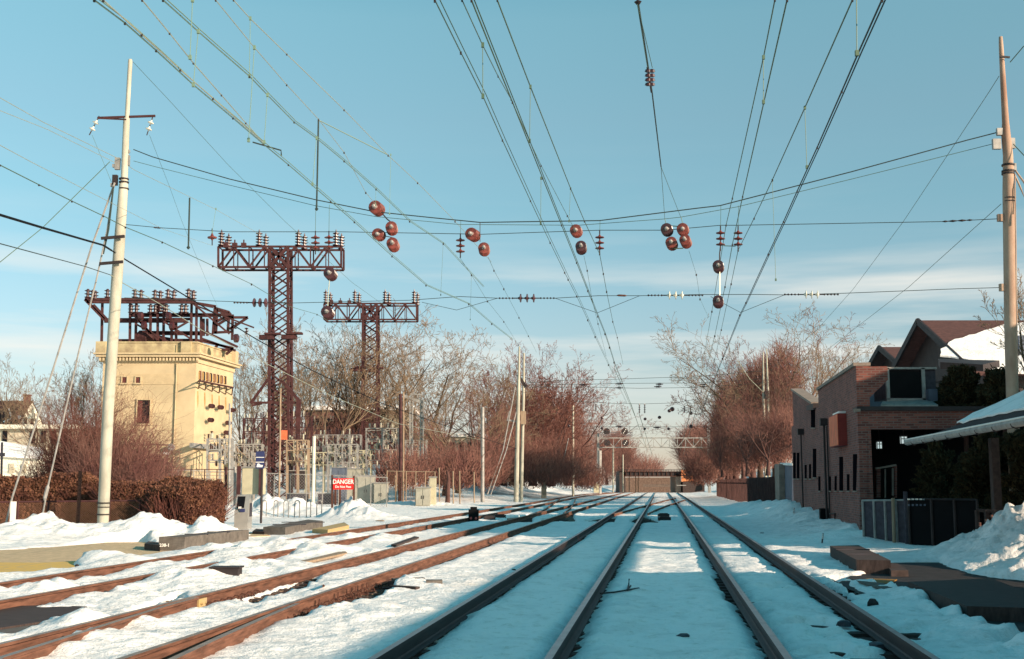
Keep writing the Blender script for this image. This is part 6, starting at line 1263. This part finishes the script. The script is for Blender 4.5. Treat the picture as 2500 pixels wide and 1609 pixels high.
def proto(key,seed,kind,tm,cm,H=14,tr=.42,ivy=0):
    T,Cn=grow(seed,H,tr,kind); r2=np.random.RandomState(seed)
    
    t=bpy.data.objects.new('bare_tree',None); C.objects.link(t)
    V_,Q_=segmesh(T,7); fastmesh('trunk',V_,Q_,M[tm],t)
    big=Cn[:,6]>.035; V1,Q1=segmesh(Cn[big],4) if big.any() else (np.zeros((0,3)),np.zeros((0,4))); V2,Q2=segmesh(Cn[~big],3)
    fastmesh('crown',np.vstack([V1,V2]),np.vstack([Q1,Q2+len(V1)]),M[cm],t)
    if ivy:
        n=5000; k=r2.randint(0,max(3,int(len(T)*.5)),n); f=r2.rand(n)[:,None]; c=T[k,:3]*(1-f)+T[k,3:6]*f; c+=r2.normal(0,1,(n,3))*np.array([.22,.22,.2]); ax=r2.normal(0,1,(n,2,3)); ax/=np.linalg.norm(ax,axis=2)[:,:,None]; s_=.09
        V_=np.stack([c+ax[:,0]*s_,c+ax[:,1]*s_,c-ax[:,0]*s_],1).reshape(-1,3); fastmesh('ivy',V_,np.arange(3*n).reshape(-1,3),M['ivy'],t,tri=True)
    PROTO[key]=[t,len(Cn),False,H]
proto('v1',3,'vase','bark','twig'); proto('v2',8,'vase','bark','twig',ivy=1); proto('o1',5,'oak','bark','twig'); proto('s1',21,'slim','bark','twig')
proto('r1',12,'oak','barkred','twigred'); proto('r2',17,'vase','barkred','twigred'); proto('l1',9,'low','barkred','twig'); proto('d1',33,'dense','barkred','twigdark')
print('tree segs',{k:v[1] for k,v in PROTO.items()})
tn=0
def tree(key,px,ytop,Y,lab,rot=0,group='bare winter trees',wide=1.0,zb=0.0,lean=0):
    pr=PROTO[key]; z=P(px,ytop,Y).z; X=P(px,ytop,Y).x
    o=pr[0] if not pr[2] else copy_tree(pr[0]); pr[2]=True
    s_=(z-zb)/pr[3]; o.location=(X,Y,zb); o.scale=(s_*wide,s_*wide,s_); o.rotation_euler=(0,lean,rot); tag(o,lab,'tree',group); return o
L1=[('v1',600,838,150,1.0,'bare tree directly right of the tan building'),('o1',560,880,165,1.2,'wide bare tree half hidden behind the tan building right wall'),('v1',640,872,170,2.2,'bare tree seen through the nearer lattice tower'),('v2',735,792,177,.3,'tall bare tree just right of the nearer lattice tower'),('v1',780,802,158,2.0,'tall bare tree midway between the two lattice towers'),('s1',815,812,177,1.1,'slender bare tree left of the farther lattice tower'),
 ('v2',868,808,177,2.9,'ivy-trunked bare tree immediately left of the farther tower'),('o1',905,800,182,0,'ivy-leaning bare tree right of the farther lattice tower'),('v1',975,802,179,4.1,'broad bare tree over the brown twin poles'),('o1',1030,812,177,3.0,'broad bare tree over the grey portal frame'),('v1',1075,872,172,5.0,'bare tree left of the plain square grey pole'),('o1',1120,905,138,2.0,'low spreading bare tree around the square grey pole'),('l1',1085,955,128,.6,'bent bare tree with wide low limbs left of the square grey pole'),('v1',1160,890,165,.9,'bare tree behind the gap left of the paired poles'),
 ('v1',190,885,110,1.5,'bare tree behind the bush, left of the tan building'),('o1',140,915,105,.4,'bare tree above the bare bush at far left'),('s1',220,872,118,2.6,'bare tree touching the left edge of the tan building'),('v1',-10,880,125,3.0,'bare tree cut by the left picture edge'),('o1',25,950,170,1.0,'small bare tree over the white gabled house'),
 ('r1',1215,895,185,.5,'reddish tree directly behind the paired poles'),('r2',1250,858,200,1.4,'tall reddish tree right behind the paired poles'),('r1',1300,850,205,2.3,'tall reddish tree, first peak right of the paired poles'),('r2',1345,852,200,3.3,'tall reddish tree, second peak right of the paired poles'),('r1',1385,880,190,4.2,'reddish tree left of the slim cream pole'),('d1',1230,905,170,1.9,'dark purplish tree low behind the paired poles'),('r1',1415,935,235,5.1,'reddish tree right of the slim cream pole'),('r2',1440,985,245,.2,'reddish tree over the left leg of the signal bridge'),('r1',1480,1035,260,1.2,'small reddish tree beyond the signal bridge left end'),('d1',1330,930,165,2.8,'dark red tree low in the middle thicket'),('r2',1180,925,150,3.9,'reddish tree between square pole and paired poles'),('r1',1505,1070,290,2.1,'far reddish tree left of the overpass'),
 ('r2',1758,985,252,.7,'reddish tree at the right end of the signal bridge'),('r1',1770,945,225,1.6,'reddish tree left in the right-hand woods'),('d1',1778,905,165,2.4,'dark red tree left of the slim pole pair'),('r2',1790,868,150,3.1,'reddish tree just left of the slim pole pair'),('r1',1830,858,140,3.8,'reddish tree behind the slim pole pair'),('o1',1885,792,125,4.4,'tallest pale-topped tree right of the slim pole pair'),('r1',1930,800,120,5.2,'tall reddish tree right next to the tallest pale-topped one'),('v1',1975,842,112,.1,'bare tree above the stepped parapet notch'),('v1',2030,848,105,.8,'bare tree over the sloping brick parapet'),('s1',2075,868,100,1.9,'small bare tree touching the top of the brick parapet'),
 ('r2',1760,1000,110,2.7,'reddish tree low by the board fence, left'),('r1',1820,960,100,3.4,'reddish tree low by the board fence, middle'),('r1',1870,950,92,4.8,'reddish tree low against the far brick wall end'),('r2',1905,935,105,5.6,'reddish tree behind the far brick wall end'),('d1',1755,1050,262,1.1,'dark red tree above the orange board'),('r1',1700,1085,330,2.0,'far reddish tree right of the overpass'),('r2',1810,930,118,1.3,'reddish tree left of centre above the board fence'),('o1',1850,900,112,2.9,'pale-limbed tree between the slim poles and the brick wall'),('r1',1900,880,108,.6,'reddish tree directly above the far end of the brick wall'),('r2',1782,985,165,4.4,'reddish tree at the left margin of the right-hand woods'),('l1',1772,1020,150,2.5,'leaning forked tree left in the right-hand woods')]
for key,px,yt,Y,rot,lab in L1:
    zb=0; 
    if px>1650 and Y>90: zb=2.5
    if 1150<px<1500 and Y>130: zb=2.0
    tree(key,px,yt,Y,lab,rot,zb=zb,wide=(1.15 if key in('r1','d1','o1') else 1.0)*(.62 if px>1950 else 1))
tree('s1',2590,610,37,'bare tree just outside the right edge with twigs crossing the right pole',2.0,wide=1.0)

# ---- brush, hedges: uncountable twigs and leaves
def twigs(name,n,regs,m,lab,cat='brush',seg=3,rad=.012,kind='stuff',seed=1,up=.8,length=(.5,1.3)):
    r2=np.random.RandomState(seed); S=[]
    tot=sum(r[-1] for r in regs)
    for (cx,cy,cz,rx,ry,rz,w) in regs:
        k=int(n*w/tot); 
        p=r2.normal(0,1,(k,3)); p/=np.linalg.norm(p,axis=1)[:,None]; p*=r2.rand(k,1)**.40; p=p*np.array([rx,ry,rz])+np.array([cx,cy,cz]); p=p[p[:,2]>-.1]; k=len(p)
        d=r2.normal(0,.55,(k,3)); d[:,2]=np.abs(d[:,2])*.6+up; d+=(p-np.array([cx,cy,cz]))*.35/np.array([rx,ry,rz]); d/=np.linalg.norm(d,axis=1)[:,None]
        for s_ in range(seg):
            l=r2.uniform(*length,(k,1))/seg; q=p+d*l; ra=rad*(1-.28*s_)*np.ones((k,1)); S.append(np.hstack([p,q,ra,ra*.75])); p=q; d=d+r2.normal(0,.33,(k,3)); d/=np.linalg.norm(d,axis=1)[:,None]
    V_,Q_=segmesh(np.vstack(S),3); o=fastmesh(name,V_,Q_,m); tag(o,lab,cat,kind=kind); return o
def reg(px,py,Y,rpx,rpy,dY,w): 
    p=P(px,py,Y); return (p.x,p.y,p.z,rpx/F*Y,dY,rpy/F*Y,w)
bush=thing('bare_bush',(P(300,1200,62).x,62,0),'large reddish bare bush behind the hedge in front of the tan building','bush')
def bushmesh(par,n,base,R_,H_,m,seed,rad=.014,lv=4):
    r2=np.random.RandomState(seed); S=[]; off=np.array(tuple(par.location))
    k=n; a=r2.rand(k)*6.283; rr=r2.rand(k)**.5; p=np.stack([np.cos(a)*rr*R_*.45,np.sin(a)*rr*R_*.45,np.zeros(k)],1)+np.array(base)-off
    d=np.stack([np.cos(a)*rr*.55,np.sin(a)*rr*.55,np.ones(k)],1)+r2.normal(0,.12,(k,3)); d/=np.linalg.norm(d,axis=1)[:,None]; L_=H_*r2.uniform(.6,1.0,(k,1))*np.sqrt(1-.5*rr[:,None]**2); rd=np.full((k,1),rad*1.8); seg=5
    for s_ in range(seg):
        q=p+d*L_/seg; S.append(np.hstack([p,q,rd,rd*.85])); p=q; rd=rd*.85; d=d+r2.normal(0,.12,d.shape); d/=np.linalg.norm(d,axis=1)[:,None]
        if s_>=1:
            for _ in range(3):
                dd=d+r2.normal(0,.55,d.shape); dd/=np.linalg.norm(dd,axis=1)[:,None]; l=L_*r2.uniform(.15,.33,(len(d),1)); p1=p; 
                for t2 in range(2):
                    q1=p1+dd*l/2; S.append(np.hstack([p1,q1,rd*.55,rd*.4])); p2=p1; p1=q1; dd=dd+r2.normal(0,.25,dd.shape); dd/=np.linalg.norm(dd,axis=1)[:,None]
                    d3=dd+r2.normal(0,.6,dd.shape); d3/=np.linalg.norm(d3,axis=1)[:,None]; S.append(np.hstack([q1,q1+d3*l*.5,rd*.4,rd*.25]))
    V_,Q_=segmesh(np.vstack(S),3); return fastmesh('branches',V_,Q_,m,par)
b0=P(310,1200,62); bushmesh(bush,190,(b0.x,62,0),2.8,4.6,M['twigred'],4,rad=.013)
for px,Y,R_,H_,lab,mm,seed,n in ((150,66,2.0,3.6,'dark bare bush at far left behind the guy wires','twigdark',5,150),(230,64,2.8,6.6,'tall dark red bush just left of the left pole','twigdark',6,260),(265,60,1.8,4.6,'reddish bush showing just right of the left pole','twigred',7,120),(365,58,1.5,3.0,'low reddish bush before the tan building door','twigred',8,120),(112,72,1.2,4.0,'thin dark bush in front of the long white building','twigdark',9,45)):
    p=P(px,1200,Y); t=thing('bare_bush',(p.x,Y,0),lab,'bush','bare bushes behind the hedge'); bushmesh(t,n,(p.x,Y,0),R_,H_,M[mm],seed,rad=.014)
bush['group']='bare bushes behind the hedge'
# clipped hedges: leafy shell over twigs
def hedge(lab,pts,ytop,Y0,Y1,n,seed,wd_=.9):
    a=P(pts[0],1200,Y0); b_=P(pts[1],1200,Y1); t=thing('clipped_hedge',(a.x,a.y,0),lab,'hedge','clipped copper-leaved hedges'); r2=np.random.RandomState(seed); H0,H1=P(pts[0],ytop[0],Y0).z,P(pts[1],ytop[1],Y1).z
    L_=math.hypot(b_.x-a.x,b_.y-a.y); dx,dy=(b_.x-a.x)/L_,(b_.y-a.y)/L_; u=r2.rand(n); v=r2.uniform(-1,1,n); w=r2.rand(n)**.75
    side=r2.rand(n)<.62; v=np.where(side,np.sign(v)*(1-.18*r2.rand(n)**2),v); w=np.where(side,w,1-.10*r2.rand(n)**2)
    rnd_=np.minimum(1,np.minimum(u,1-u)*L_/.6); v=v*(.55+.45*rnd_**.5)
    hh=(H0+(H1-H0)*u)*(1+.05*np.sin(u*L_*2.1+seed)+.03*np.sin(u*L_*5.3)); w=w*(.86+.14*rnd_**.5); bulge=1-.22*np.maximum(0,w-.75)/.25
    c=np.stack([a.x+dx*u*L_-dy*v*wd_*bulge,a.y+dy*u*L_+dx*v*wd_*bulge,w*hh],1)+r2.normal(0,.05,(n,3))-np.array(tuple(t.location))
    ax=r2.normal(0,1,(n,2,3)); ax/=np.linalg.norm(ax,axis=2)[:,:,None]; s_=r2.uniform(.022,.05,(n,1))
    V_=np.stack([c+ax[:,0]*s_,c+ax[:,1]*s_,c-ax[:,0]*s_,c-ax[:,1]*s_],1).reshape(-1,3); fastmesh('leaves',V_,np.arange(4*n).reshape(-1,4),M['hedge'],t)
    k=n//14; p=np.stack([a.x+dx*u[:k]*L_-dy*v[:k]*wd_*.5,a.y+dy*u[:k]*L_+dx*v[:k]*wd_*.5,r2.rand(k)*hh[:k]*.55],1)-np.array(tuple(t.location)); d=r2.normal(0,.45,(k,3)); d[:,2]=1; d[:,0]-=dy*v[:k]*.4; d[:,1]+=dx*v[:k]*.4; l=r2.uniform(.4,.9,(k,1))
    V_,Q_=segmesh(np.hstack([p,p+d*l,np.full((k,1),.012),np.full((k,1),.005)]),3); fastmesh('twigs',V_,Q_,M['twigdark'],t)
hedge('long clipped copper-leaved hedge behind the chain-link fence, left of the pole',(-60,250),(1168,1166),44,45,60000,1,1.0)
hedge('clipped copper-leaved hedge right of the left pole, nearer end rounded',(262,520),(1182,1178),43.5,43.2,70000,2,1.1)
hedge('low forward lobe of clipped hedge by the snow pile and ticket machine',(410,505),(1188,1182),39.6,42.5,34000,3,.9)
# undergrowth along both banks
twigs('undergrowth',19000,[reg(1235,1085,160,50,80,9,1.6),reg(1310,1060,180,60,100,10,2.6),reg(1385,1065,195,45,90,10,2.0),reg(1235,1135,150,60,40,9,1.4),reg(1310,1128,165,70,45,10,1.6),reg(1390,1130,180,45,40,10,1.2),reg(1430,1120,235,30,55,8,1.0),reg(1110,1165,112,90,32,6,1.4),reg(1190,1150,125,50,50,6,1.3),reg(1300,1165,150,130,30,8,2.5),reg(1420,1175,190,70,25,8,1.2),reg(1485,1130,250,22,45,6,.6),reg(985,1170,106,60,30,4,.6)],M['twigred'],'dense reddish undergrowth on the left railway bank',rad=.032,length=(1.4,3.4))
twigs('undergrowth',19000,[reg(1760,1115,235,26,45,8,1.0),reg(1775,1125,160,40,42,10,1.6),reg(1720,1160,150,45,30,8,1.2),reg(1795,1030,150,50,100,10,2.4),reg(1850,1000,135,45,110,9,2.4),reg(1905,960,125,35,105,8,1.8),reg(1778,1060,180,32,75,9,1.3),reg(1800,1115,125,50,48,9,1.6),reg(1860,1100,108,45,50,8,1.4),reg(1915,1085,100,30,55,7,1.0),reg(1690,1105,300,25,45,8,.6)],M['twigred'],'dense reddish undergrowth behind the board fence on the right',rad=.027,length=(1.2,3.0),seed=2)
twigs('far_woods',9000,[reg(1505,1120,420,38,45,20,2),reg(1700,1105,380,40,50,20,2),reg(1560,1150,450,60,18,20,.6)],M['twigred'],'far-off woods beyond the overpass',rad=.06,length=(3,7),seed=3)
twigs('yard_brush',5000,[reg(690,1100,160,90,70,10,2),reg(850,1100,175,100,80,10,3),reg(1040,1110,150,60,70,8,2)],M['twigred'],'brushwood seen through the switchyard frames',rad=.022,length=(1.5,3.5),seed=4)
# evergreens at right
def evergreen(lab,px,ytop,ybot,Y,rpx,n,seed,cone=False):
    r2=np.random.RandomState(seed); top=P(px,ytop,Y); z1=top.z; z0=max(-.1,P(px,ybot,Y).z); t=thing('evergreen_shrub',(top.x,Y,0),lab,'shrub','dark evergreens by the station canopy'); Rr=rpx/F*Y; Hh=z1-z0
    nb=46; a=r2.rand(nb)*6.283; zt=r2.rand(nb)**.8; rr=Rr*(1.05-.72*zt)*r2.uniform(.6,1.15,nb); tip=np.stack([np.cos(a)*rr,np.sin(a)*rr*.9,z0+Hh*(zt*.92+.06)+rr*.12],1); root=np.stack([0*a,0*a,z0+Hh*zt*.75],1)
    k=r2.randint(0,nb,n); f=r2.rand(n,1)**.6; c=root[k]*(1-f)+tip[k]*f+r2.normal(0,1,(n,3))*Rr*.11*(1.25-f); c[:,2]-=f[:,0]**2*.12
    d=(tip-root)[k]; d/=np.linalg.norm(d,axis=1)[:,None]; ax=d+r2.normal(0,.6,(n,3)); ax/=np.linalg.norm(ax,axis=1)[:,None]; bx=np.cross(ax,r2.normal(0,1,(n,3))); bx/=np.linalg.norm(bx,axis=1)[:,None]; s1=r2.uniform(.05,.13,(n,1))
    V_=np.stack([c+ax*s1,c+bx*s1*.28,c-ax*s1,c-bx*s1*.28],1).reshape(-1,3); fastmesh('foliage',V_,np.arange(4*n).reshape(-1,4),M['evergreen'],t)
    mb=MB(); mb.path([(top.x,Y,-.2),(top.x+.1,Y,z0+Hh*.7)],[.14,.04],7); mb.build('stem',M['barkred'],t)
evergreen('dark evergreen above the canopy tip, left of the right pole',2345,885,1030,38,75,26000,1)
evergreen('dark evergreen behind the base of the right pole',2440,900,1010,37,80,26000,2)
evergreen('dark low evergreen behind the black-covered fence',2290,1060,1240,36.5,70,22000,3)
evergreen('dark broad evergreen under the canopy at right',2400,1040,1250,34,90,34000,4)
evergreen('dark evergreen at the right picture edge under the canopy',2490,1040,1260,32,80,28000,5)
evergreen('dark evergreen tight behind the rooftop machinery',2290,940,1010,42,30,9000,6)

evergreen('tall unseen evergreen added to cast shade, nearest the station',2950,690,1400,24.5,190,16000,7)  # these three out-of-view evergreens are added to cast shade over the tracks
evergreen('tall unseen evergreen added to cast shade, second',2800,790,1400,28,170,16000,8)
evergreen('tall unseen evergreen added to cast shade, third behind the snow pile',2700,850,1330,31.5,150,16000,9)

oh=thing('shade_house',(24,30,0),'unseen brick house added beyond the station to cast shade','house')  # out-of-view house added to keep sun off the brick building's front
mb=MB(); mb.prism([(21,24.5),(27,24),(27.5,35),(21.5,35.5)],-.2,8.0); mb.build('wall',M['redbrick'],oh)
mb=MB(); mb.slab([(20.7,24,8.0),(20.9,36,8.0),(24.2,35.8,9.6),(24,24.2,9.6)],(0,0,.15)); mb.slab([(27.4,23.8,8.0),(24,24.2,9.6),(24.2,35.8,9.6),(27.8,35.4,8.0)],(0,0,.15)); mb.build('roof',M['darkshingle'],oh)
